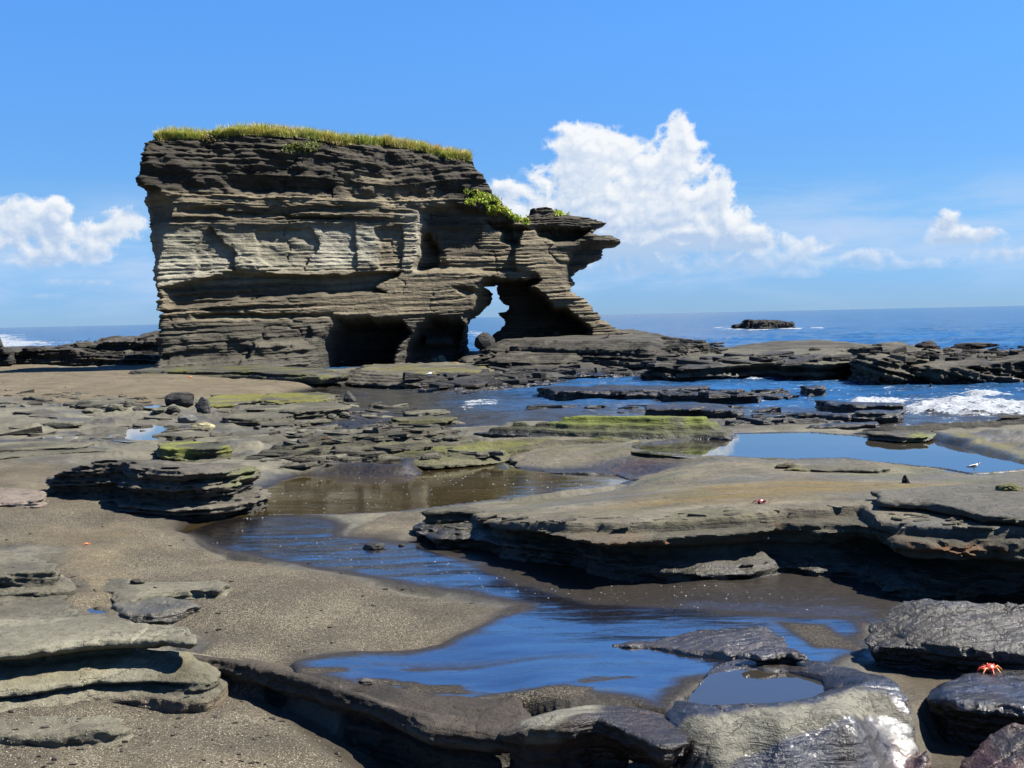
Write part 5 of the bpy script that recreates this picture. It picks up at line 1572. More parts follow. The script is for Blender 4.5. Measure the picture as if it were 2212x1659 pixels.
def plain_mat(name, col, rough=.6, var=.25, scale=30, spec=.4):
    m, w, b = new_mat(name)
    tc = w.n('ShaderNodeTexCoord').outputs['Object']
    n = w.noise(tc, scale, 4, .6)
    w.put(b.inputs['Base Color'], w.mix(w.smooth(n, .35, .65), tuple(c * (1 - var) for c in col), tuple(min(1, c * (1 + var)) for c in col)))
    b.inputs['Roughness'].default_value = rough
    b.inputs['Specular IOR Level'].default_value = spec
    bp = w.n('ShaderNodeBump'); bp.inputs['Distance'].default_value = .002
    w.put(bp.inputs['Height'], n); w.link(bp.outputs[0], b.inputs['Normal'])
    return m


import bmesh


def bm_obj(name, bm, mat, parent=None, smooth=True):
    me = bpy.data.meshes.new(name)
    bm.to_mesh(me); bm.free()
    for p in me.polygons:
        p.use_smooth = smooth
    me.materials.append(mat)
    o = bpy.data.objects.new(name, me)
    COL.objects.link(o)
    if parent:
        o.parent = parent
    return o


# ------------------------------------------------------------------ loose stones
def stone(name, px, py, w_px, h_px, label, cat, col, wet=0.0, seed=1, sharp=.25, depth=.8, tilt=0, group=None, form=None, seat=.12, mat=None):
    """a boulder whose foot is at the picture point (px, py)"""
    loc, _, _ = hit(px, py)
    d = loc.y
    sx = w_px * d / FOC / 2; sz = h_px * d / FOC
    bm = bmesh.new()
    bmesh.ops.create_icosphere(bm, subdivisions=5, radius=1)
    co = np.array([v.co[:] for v in bm.verts], np.float32)
    n = fbm(co[:, 0] * .9 + seed * 3.1, co[:, 1] * .9, 4, seed, z=co[:, 2] * .9)
    n2 = fbm(co[:, 0] * 3 + seed, co[:, 1] * 3, 3, seed + 5, z=co[:, 2] * 3)
    r = 1 + sharp * n + .07 * n2
    co = co * r[:, None]
    # a few planar breaks
    rs = np.random.RandomState(seed)
    for k in range(6):
        v = rs.randn(3); v[2] = abs(v[2]) * .6; v /= np.linalg.norm(v)
        dd = co @ v - (.72 + .15 * rs.rand())
        co = co - np.maximum(dd, 0)[:, None] * v * .85
    if form:
        co = form(co)
    co[:, 0] *= sx; co[:, 1] *= sx * depth; co[:, 2] *= sz * .56
    co[:, 2] += sz * (.5 - seat)
    ca, sa = math.cos(tilt), math.sin(tilt)
    co[:, 0], co[:, 2] = co[:, 0] * ca - co[:, 2] * sa, co[:, 0] * sa + co[:, 2] * ca
    Q = np.array([[v.index for v in f.verts] for f in bm.faces], np.int32)
    bm.free()
    t = np.clip(.5 + .6 * fbm(co[:, 0] / sx * 2, co[:, 2] / sx * 2, 4, seed + 9), 0, 1)[:, None]
    C = np.array(col) * (.65 + .6 * t)
    o = mesh_obj(name, co, Q, mat or (MAT_ROCK if d < 24 else MAT_ROCK_MID), {'Col': C, 'Prm': np.stack([np.full(len(co), wet)] + [np.zeros(len(co))] * 2, 1)}, smooth=True, angle=42)
    o.location = (loc.x, loc.y + sx * depth * .5, loc.z)
    tag(o, label, cat, group)
    return o


def tri_form(co):
    k = np.clip((co[:, 2] + 1) / 2, 0, 1)
    c = co.copy(); c[:, 0] = c[:, 0] * (1 - .75 * k) - .15 * k; c[:, 1] *= (1 - .5 * k)
    return c


STONES = [
    ('boulder', 385, 876, 74, 30, 'wide blocky dark grey boulder, largest of the loose rocks beside the puddle', (.045, .045, .046), 0, 3, .3, None),
    ('boulder', 440, 893, 32, 36, 'upright blue-grey boulder standing at the puddle edge', (.075, .077, .08), 0, 4, .2, None),
    ('boulder', 402, 914, 42, 20, 'rounded light grey boulder sitting in the dark puddle', (.11, .112, .11), 0, 5, .12, None),
    ('boulder', 438, 928, 44, 15, 'small cream and yellow crusted rock in front of the puddle', (.26, .24, .15), 0, 6, .4, None),
    ('boulder', 373, 892, 32, 16, 'low dark rounded rock just left of the upright boulder', (.05, .05, .042), 0, 7, .2, None),
    ('boulder', 345, 893, 40, 14, 'flat-topped pale block at the left end of the puddle rocks', (.12, .118, .09), 0, 8, .2, None),
    ('boulder', 755, 868, 36, 26, 'triangular dark boulder with a white streak, standing in shallow water', (.06, .06, .062), 0, 9, .15, tri_form),
    ('boulder', 690, 866, 46, 14, 'crumbly dark rock at the end of the green slabs', (.04, .038, .034), .3, 10, .5, None),
    ('boulder', 245, 888, 44, 18, 'smooth olive knob of rock with a dark side on the grey flat', (.10, .10, .075), 0, 11, .15, None),
    ('boulder', 180, 880, 40, 14, 'dark little rock left of the olive knob', (.03, .03, .026), 0, 12, .3, None),
    ('boulder', 196, 893, 44, 12, 'low olive rock in front of the dark little rock', (.10, .10, .078), 0, 13, .2, None),
    ('boulder', 275, 880, 26, 16, 'small dark cone of rock right of the olive knob', (.06, .06, .05), 0, 14, .2, tri_form),
    ('boulder', 130, 925, 90, 16, 'broad low grey rock on the flat above the left puddle', (.11, .108, .085), 0, 15, .2, None),
    ('boulder', 700, 950, 30, 10, 'brown flat stone on the mossy ledges', (.10, .075, .05), 0, 16, .2, None),
    ('boulder', 715, 905, 26, 12, 'small grey stone left of its pair in the shallow water', (.11, .11, .09), .2, 17, .2, None),
    ('boulder', 742, 903, 30, 14, 'small grey stone with white bubbles at its foot, in the shallow water', (.12, .12, .10), .2, 18, .2, None),
    ('boulder', 1046, 752, 46, 34, 'round black boulder at the foot of the arch opening', (.028, .027, .025), .2, 19, .12, None),
    ('boulder', 950, 781, 30, 16, 'curved whitish boulder at the mouth of the right cave', (.27, .26, .22), 0, 20, .3, None),
    ('boulder', 934, 781, 18, 12, 'small pale boulder left of the curved whitish one', (.17, .165, .14), 0, 21, .2, None),
    ('boulder', 1165, 724, 16, 7, 'small lit stone on the terrace under the arch', (.11, .10, .08), 0, 22, .2, None),
    ('boulder', 1200, 723, 26, 8, 'longer lit stone on the terrace under the arch', (.11, .10, .08), 0, 23, .2, None),
    ('boulder', 1275, 724, 16, 8, 'rounded stone at the right end of the terrace under the arch', (.10, .095, .08), 0, 24, .2, None),
    ('boulder', 1335, 770, 10, 7, 'tiny dark stone on the terraces right of the arch', (.05, .047, .04), 0, 25, .2, None),
    ('boulder', 1760, 757, 26, 7, 'dark stone lying at the back of the grey-green platform', (.04, .04, .035), 0, 26, .2, None),
    ('boulder', 2005, 752, 50, 16, 'dark craggy rock standing on the far reef, left of its longer neighbour', (.03, .028, .026), 0, 27, .5, None),
    ('boulder', 2100, 752, 100, 14, 'long dark craggy rock along the back of the far reef', (.03, .028, .026), 0, 28, .5, None),
    ('boulder', 2190, 905, 70, 9, 'low barnacled rock at the far right end of the calm pool ledge', (.05, .048, .04), 0, 29, .3, None),
    ('boulder', 296, 1262, 32, 13, 'flat oval pebble resting on the half-buried tongue of rock', (.075, .068, .055), 0, 30, .1, None),
    ('boulder', 805, 1186, 50, 15, 'flat black stone alone in the blue stream', (.025, .024, .022), .6, 31, .25, None),
    ('boulder', 1957, 1044, 22, 20, 'sharp black chip of rock standing on the ochre shelf', (.012, .012, .012), 0, 32, .4, tri_form),
    ('boulder', 866, 1180, 14, 6, 'tiny wet stone at the tip of the sand spit', (.04, .038, .034), .4, 33, .2, None),
    ('boulder', 615, 1472, 34, 8, 'small brown stone on the lip of the wet basin', (.07, .06, .05), .3, 34, .2, None),
    ('boulder', 790, 1478, 40, 12, 'small pale-flecked stone on the wet sand behind the hollowed wall', (.10, .09, .08), .6, 35, .4, None),
    ('boulder', 1700, 1012, 60, 12, 'crumbled brownish rock outcrop on the shelf below the calm pool', (.085, .075, .05), 0, 36, .5, None),
    ('boulder', 2180, 1060, 60, 14, 'pitted greenish lump at the right end of the shelf', (.12, .12, .05), 0, 37, .4, None),
    ('boulder', 70, 760, 60, 14, 'dark angular rock beside the square black crag', (.03, .028, .025), 0, 38, .5, None),
    ('boulder', 185, 752, 70, 14, 'angular grey slab leaning on the left reef', (.09, .085, .07), 0, 39, .5, None),
    ('boulder', 2010, 836, 5, 9, 'tiny dark post-like rock in the inlet before the reef', (.03, .03, .03), .3, 40, .2, None),
]
for nm, px, py, wp, hp, lab, col, wet, sd, sh, form in STONES:
    stone(nm, px, py, wp, hp, lab, 'pebble' if 'pebble' in lab else ('stone' if wp < 35 else 'boulder'), col, wet, sd, sh, .75 if wp < 60 else .5, form=form)

# thin bedded plates that litter the grey flat on the left: each one a slab of its own
PLATES = [([(420, 868), (470, 853), (560, 850), (580, 858), (500, 874), (440, 878)], .26, 'left weed-covered slab with a dark front, behind the loose boulders', .8, (.13, .13, .02)),
          ([(545, 862), (580, 850), (690, 846), (740, 852), (700, 862), (600, 872)], .26, 'right weed-covered slab running into the shallow water', .75, (.13, .13, .02)),
          ([(540, 884), (560, 866), (640, 862), (760, 872), (740, 880), (640, 888)], .22, 'brown bedded slab pointing right below the weed-covered slabs', 0, None),
          ([(480, 900), (500, 890), (590, 888), (640, 894), (600, 905), (500, 906)], .20, 'dark slab with a white crusted edge in front of the bedded slab', 0, None),
          ([(555, 912), (600, 908), (640, 912), (630, 918), (570, 918)], .12, 'small dark plate awash in the shallows', 0, None),
          ([(330, 936), (400, 928), (465, 934), (480, 942), (400, 944), (345, 942)], .24, 'lens-shaped bare rock lying in the reflecting puddle', 0, None),
          ([(430, 948), (520, 936), (610, 936), (620, 946), (520, 954), (440, 955)], .25, 'long pale brown plate right of the reflecting puddle', 0, None),
          ([(-60, 962), (100, 950), (200, 956), (160, 966), (0, 972), (-60, 972)], .30, 'thin curved grey bed at the left edge, upper of two', 0, None),
          ([(-60, 984), (80, 968), (200, 966), (230, 972), (100, 980), (-60, 996)], .27, 'thin curved grey bed at the left edge, lower of two', 0, None),
          ([(140, 870), (230, 856), (300, 862), (260, 872), (180, 878)], .30, 'faint pale plate in the middle of the left flat', 0, None),
          ([(30, 890), (110, 882), (140, 890), (80, 896)], .31, 'small pale triangular plate near the left edge', 0, None),
          ([(840, 904), (930, 896), (985, 900), (960, 908), (860, 910)], .0, 'flat wet plate in the channel left of the green-topped ledge', .2, (.06, .06, .02)),
          ([(870, 888), (950, 884), (960, 889), (880, 893)], -.08, 'narrow plate in the channel with foam beside it', 0, None),
          ([(1690, 1012), (1730, 1004), (1850, 1004), (1930, 1010), (1900, 1016), (1760, 1014)], .33, 'thin mossy plate raised at the edge of the calm pool', .4, (.09, .09, .025)),
          ([(905, 1100), (960, 1092), (1030, 1093), (1060, 1100), (1030, 1104), (930, 1106)], .30, 'thin pale bed with a dark crack under it at the left tip of the shelf', 0, None)]
for k, (pts, z, lab, ms, mc) in enumerate(PLATES):
    near = max(p[1] for p in pts) > 990
    ledge('rock_plate', pts, z, z - .40, (.03, .035, .015) if near else (.05, .07, .02), lab, 'rock', MAT_ROCK if near else MAT_ROCK_MID, lay=(.03, .09), amp=.05 if near else .09, rag=.05 if near else .12, ragf=1.5, moss=ms,
          mosscol=mc or (.1, .1, .03), col=(.05, .047, .036), col2=(.125, .12, .09), tops=.02, topn=1.3, seed=900 + k * 11)

# ------------------------------------------------------------------ grass and leaves on the stack
def leaf_mat(name, a, b_, seed=0):
    m, w, b = new_mat(name)
    geo = w.n('ShaderNodeNewGeometry')
    oi = w.n('ShaderNodeVertexColor', layer_name='Col').outputs[0]
    n = w.noise(geo.outputs['Position'], .8, 3, .6)
    w.put(b.inputs['Base Color'], w.mix(w.smooth(n, .35, .65), oi, w.mix(1.0, oi, (1.35, 1.0, .7), 'MULTIPLY')))
    b.inputs['Roughness'].default_value = .55
    tr = w.n('ShaderNodeBsdfTranslucent')
    w.put(tr.inputs[0], oi)
    mx = w.n('ShaderNodeMixShader'); mx.inputs[0].default_value = .35
    out = [q for q in m.node_tree.nodes if q.type == 'OUTPUT_MATERIAL'][0]
    w.link(b.outputs[0], mx.inputs[1]); w.link(tr.outputs[0], mx.inputs[2]); w.link(mx.outputs[0], out.inputs[0])
    return m


MAT_LEAF = leaf_mat('leaf', None, None)


def blades(name, bases, hmin, hmax, wid, cols, seed, bend=.5):
    rs = np.random.RandomState(seed)
    n = len(bases)
    B = np.array(bases, np.float32)
    h = (hmin + (hmax - hmin) * rs.rand(n) ** 1.6).astype(np.float32)
    ang = rs.rand(n) * 6.283; bd = (rs.rand(n) * bend + .1) * h
    dx, dy = np.cos(ang), np.sin(ang)
    wx, wy = -dy * wid * .5, dx * wid * .5
    # blades face the light in all directions; four points and a tip
    V = np.zeros((n, 5, 3), np.float32)
    V[:, 0] = B + np.stack([-wx, -wy, 0 * wx], 1); V[:, 1] = B + np.stack([wx, wy, 0 * wx], 1)
    m = B + np.stack([dx * bd * .3, dy * bd * .3, h * .6], 1)
    V[:, 2] = m + np.stack([wx, wy, 0 * wx], 1) * .7; V[:, 3] = m - np.stack([wx, wy, 0 * wx], 1) * .7
    V[:, 4] = B + np.stack([dx * bd, dy * bd, h], 1)
    i = np.arange(n)[:, None] * 5
    T = np.concatenate([i + np.array([[0, 1, 2]]), i + np.array([[0, 2, 3]]), i + np.array([[3, 2, 4]])])
    c = np.array(cols)
    t = rs.rand(n)[:, None]
    patch = (fbm(B[:, 0] * .5, B[:, 1] * .5, 3, seed) * .5 + .5)[:, None]
    k = np.clip(.35 * t + .65 * patch, 0, .999) * (len(c) - 1)
    j = k.astype(int)[:, 0]
    C = c[j] * (1 - (k - j[:, None])) + c[np.minimum(j + 1, len(c) - 1)] * (k - j[:, None])
    C = np.repeat(C * (.75 + .5 * rs.rand(n)[:, None]), 5, 0)
    return mesh_obj(name, V.reshape(-1, 3), T, MAT_LEAF, {'Col': C}, smooth=False)


def stack_top():
    u, zz, vf, vb, ds = (STK[k] for k in ('u', 'zz', 'vf', 'vb', 'dsil'))
    rs = np.random.RandomState(5)
    xl, _ = SP(348, 290, .8); xr, _ = SP(1012, 330)
    out = []
    for _ in range(26000):
        x = xl - .1 + (xr - xl + .2) * rs.rand()
        i = int(np.clip((x - u[0]) / .07, 0, len(u) - 1))
        kk = np.nonzero(ds[i] < -.05)[0]
        if not len(kk):
            continue
        k = kk[-1]
        z = zz[k]
        dep = rs.rand() ** 1.5 * 3.2
        # nearer the lip the grass grows in patches
        lip = float(vf[i, max(k - 12, 0)])
        if dep < .5 and fbm(np.array([x * .5]), np.array([0.3]), 3, 77)[0] < -.25:
            continue
        y = ST_Y0 + ST_T * (x - ST_X0) + lip + .15 + dep
        out.append((x, y, z - .06 + .12 * min(dep, 1)))
    return out


gb = stack_top()
# tall bunches here and there
rs = np.random.RandomState(8)
grass = blades('grass', gb, .16, .72, .04, [(.17, .23, .03), (.26, .30, .05), (.33, .31, .09), (.38, .28, .12)], 3, .7)
tag(grass, 'thick yellow-green grass along the flat top of the sea stack', 'grass', kind='stuff')


def spill(name, pts, n, size, label, cols, seed, cat='plant', grow=.25):
    """leaves rooted on the rock face inside a picture outline"""
    rs = np.random.RandomState(seed)
    P_ = np.array(pts, float)
    lo, hi = P_.min(0), P_.max(0)
    L = []
    tries = 0
    while len(L) < n and tries < n * 8:
        tries += 1
        q = lo + (hi - lo) * rs.rand(2)
        if sdf(P_, np.array([q[0]]), np.array([q[1]]))[0] > 2 * rs.randn():
            continue
        loc, nrm, ob = hit(q[0], q[1])
        if ob is None or not ob.name.startswith('sea_stack'):
            continue
        if vn(np.array([loc.x * 2.2]), np.array([loc.z * 2.2]), seed)[0] < -.35:
            continue
        L.append((loc, nrm))
    bmv = []; faces = []; C = []
    cs = np.array(cols)
    for loc, nrm in L:
        for r in range(3):
            p = loc + Vector(rs.randn(3) * grow * .22) + Vector((0, -abs(rs.randn()) * grow * .2, abs(rs.randn()) * grow * .15))
            a = Vector(rs.randn(3)).normalized(); b2_ = a.cross(Vector(rs.randn(3))).normalized()
            s = size * (.6 + .8 * rs.rand())
            i = len(bmv)
            bmv += [p - a * s, p + b2_ * s * .55, p + a * s * 1.1, p - b2_ * s * .55]
            faces.append((i, i + 1, i + 2, i + 3))
            c = cs[rs.randint(len(cs))] * (.7 + .6 * rs.rand())
            C += [c] * 4
    o = mesh_obj(name, np.array([v[:] for v in bmv]), np.array(faces), MAT_LEAF, {'Col': np.array(C)}, smooth=False)
    tag(o, label, cat, kind='stuff')
    return o


def C2(pts):
    return [(896.1 + a * .28937, 402.3 + b * .28937) for a, b in pts]


def C1(pts):
    return [(256.0 + a * .37204, 228.6 + b * .37204) for a, b in pts]


GR = [(.24, .36, .04), (.32, .42, .05), (.20, .28, .03), (.38, .42, .08)]
spill('foliage', C2([(355, 20), (420, 40), (560, 70), (625, 100), (640, 150), (620, 200), (560, 230), (520, 150), (440, 90), (380, 50)]), 420, .085, 'bright green creeping plant spilling down the sloping shoulder of the stack', GR, 31)
spill('foliage', C2([(640, 150), (720, 180), (790, 215), (840, 260), (845, 290), (780, 260), (700, 230), (650, 190)]), 300, .08, 'low green plant mat on the saddle just left of the beak', GR, 32)
spill('foliage', C2([(1045, 150), (1090, 148), (1150, 170), (1205, 205), (1150, 215), (1060, 210)]), 220, .08, 'green plant tuft on top of the beaked rock', GR, 33)
spill('foliage', C2([(375, 110), (430, 90), (445, 130), (400, 140)]), 70, .07, 'small separate green clump below the creeping plant', GR, 34)
spill('foliage', C1([(945, 240), (1040, 215), (1180, 215), (1175, 245), (1080, 275), (960, 275)]), 260, .07, 'patch of pale green herbs hanging under the grass in the middle of the stack', [(.13, .16, .04), (.17, .19, .06)], 35)
spill('foliage', C1([(490, 175), (560, 180), (560, 260), (510, 240)]), 110, .05, 'dry straw-coloured tuft hanging from the left part of the grassy top', [(.16, .14, .08), (.12, .12, .05)], 36)
spill('foliage', C1([(1200, 170), (1320, 190), (1300, 225), (1220, 225)]), 150, .06, 'tangle of yellow-green stalks drooping over the lip of the stack', [(.16, .17, .05), (.2, .17, .08)], 37)


def lip_tufts():
    rs = np.random.RandomState(15)
    out = []
    line = C1([(205, 178), (300, 172), (450, 175), (620, 160), (700, 150), (800, 150), (940, 158), (1100, 165), (1250, 195), (1330, 205), (1500, 205), (1650, 222), (1780, 250), (1880, 280), (2000, 295), (2040, 300)])
    for _ in range(9000):
        k = rs.randint(len(line) - 1); t = rs.rand()
        x = line[k][0] * (1 - t) + line[k + 1][0] * t; y = line[k][1] * (1 - t) + line[k + 1][1] * t + abs(rs.randn()) * 3.0 + 1
        loc, nrm, ob = hit(x, y)
        if ob is None or not ob.name.startswith('sea_stack'):
            continue
        out.append((loc.x, loc.y - .03, loc.z - .02))
    return out


g2 = blades('grass', lip_tufts(), .12, .42, .035, [(.20, .26, .035), (.28, .31, .06), (.36, .29, .10)], 4, 1.0)
tag(g2, 'shorter grass hanging over the front lip of the sea stack', 'grass', kind='stuff')

# ------------------------------------------------------------------ animals
MAT_CRAB = plain_mat('crab_shell_red', (.40, .050, .025), .35, .3, 60)
MAT_CRAB2 = plain_mat('crab_shell_orange', (.48, .19, .06), .35, .25, 60)
MAT_CRABDARK = plain_mat('crab_shell_dark', (.16, .035, .03), .35, .4, 60)
MAT_WHITE = plain_mat('white_feather', (.72, .72, .70), .7, .1, 40)
MAT_BROWN = plain_mat('brown_feather', (.06, .055, .05), .7, .4, 60)
MAT_BLACK = plain_mat('black_feather', (.015, .015, .017), .6, .3, 60)
MAT_BILL = plain_mat('dark_bill', (.05, .045, .03), .4, .1, 60)
MAT_REDBILL = plain_mat('red_bill', (.65, .09, .03), .4, .1, 60)
MAT_LEG = plain_mat('pale_leg', (.30, .26, .10), .5, .1, 60)
MAT_PINK = plain_mat('pink_leg', (.60, .45, .40), .5, .1, 60)
MAT_IGUANA = plain_mat('iguana_skin', (.03, .028, .026), .7, .3, 60)


def tube(bm, pts, rad, seg=8):
    """tapering limb through points"""
    rings = []
    n = len(pts)
    for i, p in enumerate(pts):
        a = Vector(pts[max(i - 1, 0)]); b = Vector(pts[min(i + 1, n - 1)])
        t = (b - a).normalized()
        s = t.cross(Vector((0.3, 1, 0.2))).normalized(); q = t.cross(s)
        r = rad[i] if isinstance(rad, (list, tuple)) else rad
        ry = r if not isinstance(r, tuple) else r[1]
        rx = r if not isinstance(r, tuple) else r[0]
        rings.append([bm.verts.new(Vector(p) + s * math.cos(k * 2 * math.pi / seg) * rx + q * math.sin(k * 2 * math.pi / seg) * ry) for k in range(seg)])
    for i in range(n - 1):
        for k in range(seg):
            bm.faces.new((rings[i][k], rings[i][(k + 1) % seg], rings[i + 1][(k + 1) % seg], rings[i + 1][k]))
    bm.faces.new(rings[0][::-1]); bm.faces.new(rings[-1])
    bmesh.ops.recalc_face_normals(bm, faces=bm.faces)


def crab(px, py, size, rz, label, mats, tilt=0.0, group=None):
    """size: width of the shell in metres; eight jointed legs and two claws"""
    loc, nrm, ob = hit(px, py)
    root = empty('crab', loc, rz)
    tag(root, label, 'crab', group)
    root.rotation_euler[0] = tilt
    s = size
    bm = bmesh.new()
    bmesh.ops.create_icosphere(bm, subdivisions=4, radius=1)
    for v in bm.verts:
        x, y, z = v.co
        wd = 1 + .12 * y
        flat = .42 if z > 0 else .34
        v.co = Vector((x * .5 * wd * s, y * .42 * s, z * flat * .9 * s + .30 * s))
        if y > .55:
            v.co.z -= .03 * s
        v.co.z += .012 * s * math.sin(x * 9) * math.cos(y * 8)
    bm_obj('shell', bm, mats[0], root)
    for sx in (-1, 1):
        bm = bmesh.new()
        tube(bm, [(sx * .20 * s, .36 * s, .36 * s), (sx * .22 * s, .44 * s, .46 * s), (sx * .22 * s, .45 * s, .50 * s)], [.022 * s, .022 * s, .035 * s], 6)
        bm_obj('eye', bm, mats[2], root)
    for sx in (-1, 1):
        for k in range(4):
            a = R(62 - k * 40)
            dx, dy = math.cos(a) * sx, math.sin(a)
            L = (.95, 1.12, 1.08, .86)[k] * s
            p0 = (dx * .34 * s, dy * .30 * s, .26 * s)
            p1 = (dx * (.34 * s + .35 * L), dy * (.30 * s + .35 * L), .50 * s)
            p2 = (dx * (.34 * s + .72 * L), dy * (.30 * s + .72 * L), .22 * s)
            p3 = (dx * (.34 * s + .92 * L), dy * (.30 * s + .92 * L), .0)
            bm = bmesh.new()
            tube(bm, [p0, tuple((Vector(p0) + Vector(p1)) * .5), p1, p2, p3], [.07 * s, .10 * s, .055 * s, .045 * s, .012 * s], 8)
            bm_obj('leg', bm, mats[1] if k % 2 else mats[0], root)
        bm = bmesh.new()
        tube(bm, [(sx * .28 * s, .34 * s, .28 * s), (sx * .46 * s, .52 * s, .32 * s), (sx * .36 * s, .68 * s, .22 * s)], [.07 * s, .09 * s, .07 * s], 8)
        tube(bm, [(sx * .36 * s, .66 * s, .22 * s), (sx * .28 * s, .78 * s, .18 * s), (sx * .16 * s, .90 * s, .12 * s)], [.08 * s, .11 * s, .02 * s], 8)
        tube(bm, [(sx * .34 * s, .76 * s, .16 * s), (sx * .24 * s, .86 * s, .10 * s), (sx * .14 * s, .92 * s, .09 * s)], [.05 * s, .05 * s, .015 * s], 8)
        bm_obj('claw', bm, mats[0], root)
    return root


crab(2138, 1452, .088, R(65), 'large bright red and orange crab on the wet blue-black boulder', (MAT_CRAB, MAT_CRAB2, MAT_CRABDARK))
crab(1642, 1088, .075, R(200), 'small dark crab with red claws on the ochre-stained shelf', (MAT_CRABDARK, MAT_CRABDARK, MAT_CRAB))
crab(187, 1177, .04, R(30), 'little orange crab on the pebbly sand near the left edge', (MAT_CRAB2, MAT_CRAB, MAT_CRABDARK))
crab(412, 816, .10, R(80), 'orange-red crab on the tan sand in front of the stack', (MAT_CRAB2, MAT_CRAB, MAT_CRABDARK))
crab(738, 783, .12, R(10), 'small orange crab at the mouth of the left cave', (MAT_CRAB2, MAT_CRAB, MAT_CRABDARK))
crab(983, 785, .10, R(10), 'small pinkish crab on the slab below the right cave', (MAT_CRAB, MAT_CRAB2, MAT_CRABDARK))


def bird(px, py, L, label, back, belly, headm, bill, legm, bill_len, leg_len, face=1):
    """wading bird in profile, L = length from bill base to tail tip"""
    loc, nrm, ob = hit(px, py)
    root = empty('bird', loc, 0 if face > 0 else math.pi)
    tag(root, label, 'bird')
    h = leg_len
    # one body from tail to head
    bm = bmesh.new()
    tube(bm, [(-.52 * L, 0, h + .10 * L), (-.40 * L, 0, h + .115 * L), (-.22 * L, 0, h + .14 * L), (-.02 * L, 0, h + .16 * L), (.14 * L, 0, h + .20 * L), (.24 * L, 0, h + .27 * L), (.29 * L, 0, h + .33 * L), (.345 * L, 0, h + .365 * L), (.40 * L, 0, h + .36 * L), (.435 * L, 0, h + .35 * L)],
         [.012 * L, .045 * L, .10 * L, .145 * L, .135 * L, .085 * L, .062 * L, .068 * L, .055 * L, .015 * L], 14)
    bm_obj('body', bm, belly, root)
    bm = bmesh.new()
    tube(bm, [(.285 * L, 0, h + .345 * L), (.33 * L, 0, h + .39 * L), (.385 * L, 0, h + .385 * L), (.42 * L, 0, h + .365 * L)], [.045 * L, .062 * L, .052 * L, .02 * L], 12)
    bm_obj('cap', bm, headm, root)
    for sy in (-1, 1):
        bm = bmesh.new()
        tube(bm, [(.16 * L, sy * .085 * L, h + .245 * L), (.05 * L, sy * .115 * L, h + .23 * L), (-.15 * L, sy * .10 * L, h + .185 * L), (-.34 * L, sy * .05 * L, h + .145 * L), (-.56 * L, sy * .012 * L, h + .115 * L)],
             [.03 * L, .075 * L, .07 * L, .045 * L, .01 * L], 10)
        bm_obj('wing', bm, back, root)
    bm = bmesh.new()
    tube(bm, [(-.20 * L, 0, h + .235 * L), (.0, 0, h + .285 * L), (.14 * L, 0, h + .31 * L), (.22 * L, 0, h + .32 * L)], [.02 * L, .045 * L, .05 * L, .02 * L], 10)
    bm_obj('mantle', bm, back, root)
    bm = bmesh.new()
    tube(bm, [(.42 * L, 0, h + .355 * L), ((.42 + bill_len * .5) * L, 0, h + .345 * L), ((.42 + bill_len) * L, 0, h + .325 * L)], [.02 * L, .014 * L, .004 * L], 8)
    bm_obj('bill', bm, bill, root)
    for sy, off in ((-1, .0), (1, .06)):
        bm = bmesh.new()
        x0 = .0 + off * L
        tube(bm, [(x0, sy * .04 * L, h + .06 * L), (x0 - .02 * L, sy * .04 * L, h * .55), (x0 + .05 * L, sy * .04 * L, .01), (x0 + .12 * L, sy * .04 * L, .0)], [.014 * L, .011 * L, .010 * L, .008 * L], 6)
        bm_obj('leg', bm, legm, root)
    return root


bird(2103, 1020, .20, 'small brown and white shorebird at the edge of the calm pool', MAT_BROWN, MAT_WHITE, MAT_BLACK, MAT_BILL, MAT_LEG, .12, .055)
bird(928, 820, .36, 'pied wading bird with a red bill on the slabs below the caves', MAT_WHITE, MAT_WHITE, MAT_BLACK, MAT_REDBILL, MAT_PINK, .28, .17)


def iguana(px, py, L, label):
    loc, nrm, ob = hit(px, py)
    root = empty('iguana', loc, R(15))
    tag(root, label, 'iguana')
    bm = bmesh.new()
    tube(bm, [(-.62 * L, 0, .01 * L), (-.42 * L, .03 * L, .03 * L), (-.22 * L, 0, .07 * L), (-.05 * L, 0, .12 * L), (.10 * L, 0, .20 * L), (.18 * L, 0, .30 * L), (.21 * L, 0, .37 * L), (.27 * L, 0, .40 * L), (.33 * L, 0, .385 * L)],
         [.008 * L, .02 * L, .04 * L, .075 * L, .07 * L, .05 * L, .045 * L, .045 * L, .02 * L], 10)
    bm_obj('body', bm, MAT_IGUANA, root)
    for x, sy in ((.10, -1), (.10, 1), (-.15, -1), (-.15, 1)):
        bm = bmesh.new()
        tube(bm, [(x * L, sy * .05 * L, (.18 if x > 0 else .07) * L), ((x + .03) * L, sy * .13 * L, .09 * L), ((x + .05) * L, sy * .14 * L, .0)], [.028 * L, .02 * L, .014 * L], 6)
        bm_obj('leg', bm, MAT_IGUANA, root)
    bm = bmesh.new()
    for k in range(9):
        x = -.30 + k * .055
        z = .10 + max(0, x + .05) * 1.05
        tube(bm, [(x * L, 0, z * L), ((x - .01) * L, 0, (z + .06) * L)], [.012 * L, .002 * L], 4)
    bm_obj('crest', bm, MAT_IGUANA, root)


iguana(1310, 732, .75, 'dark marine lizard with raised head on the terrace right of the arch')

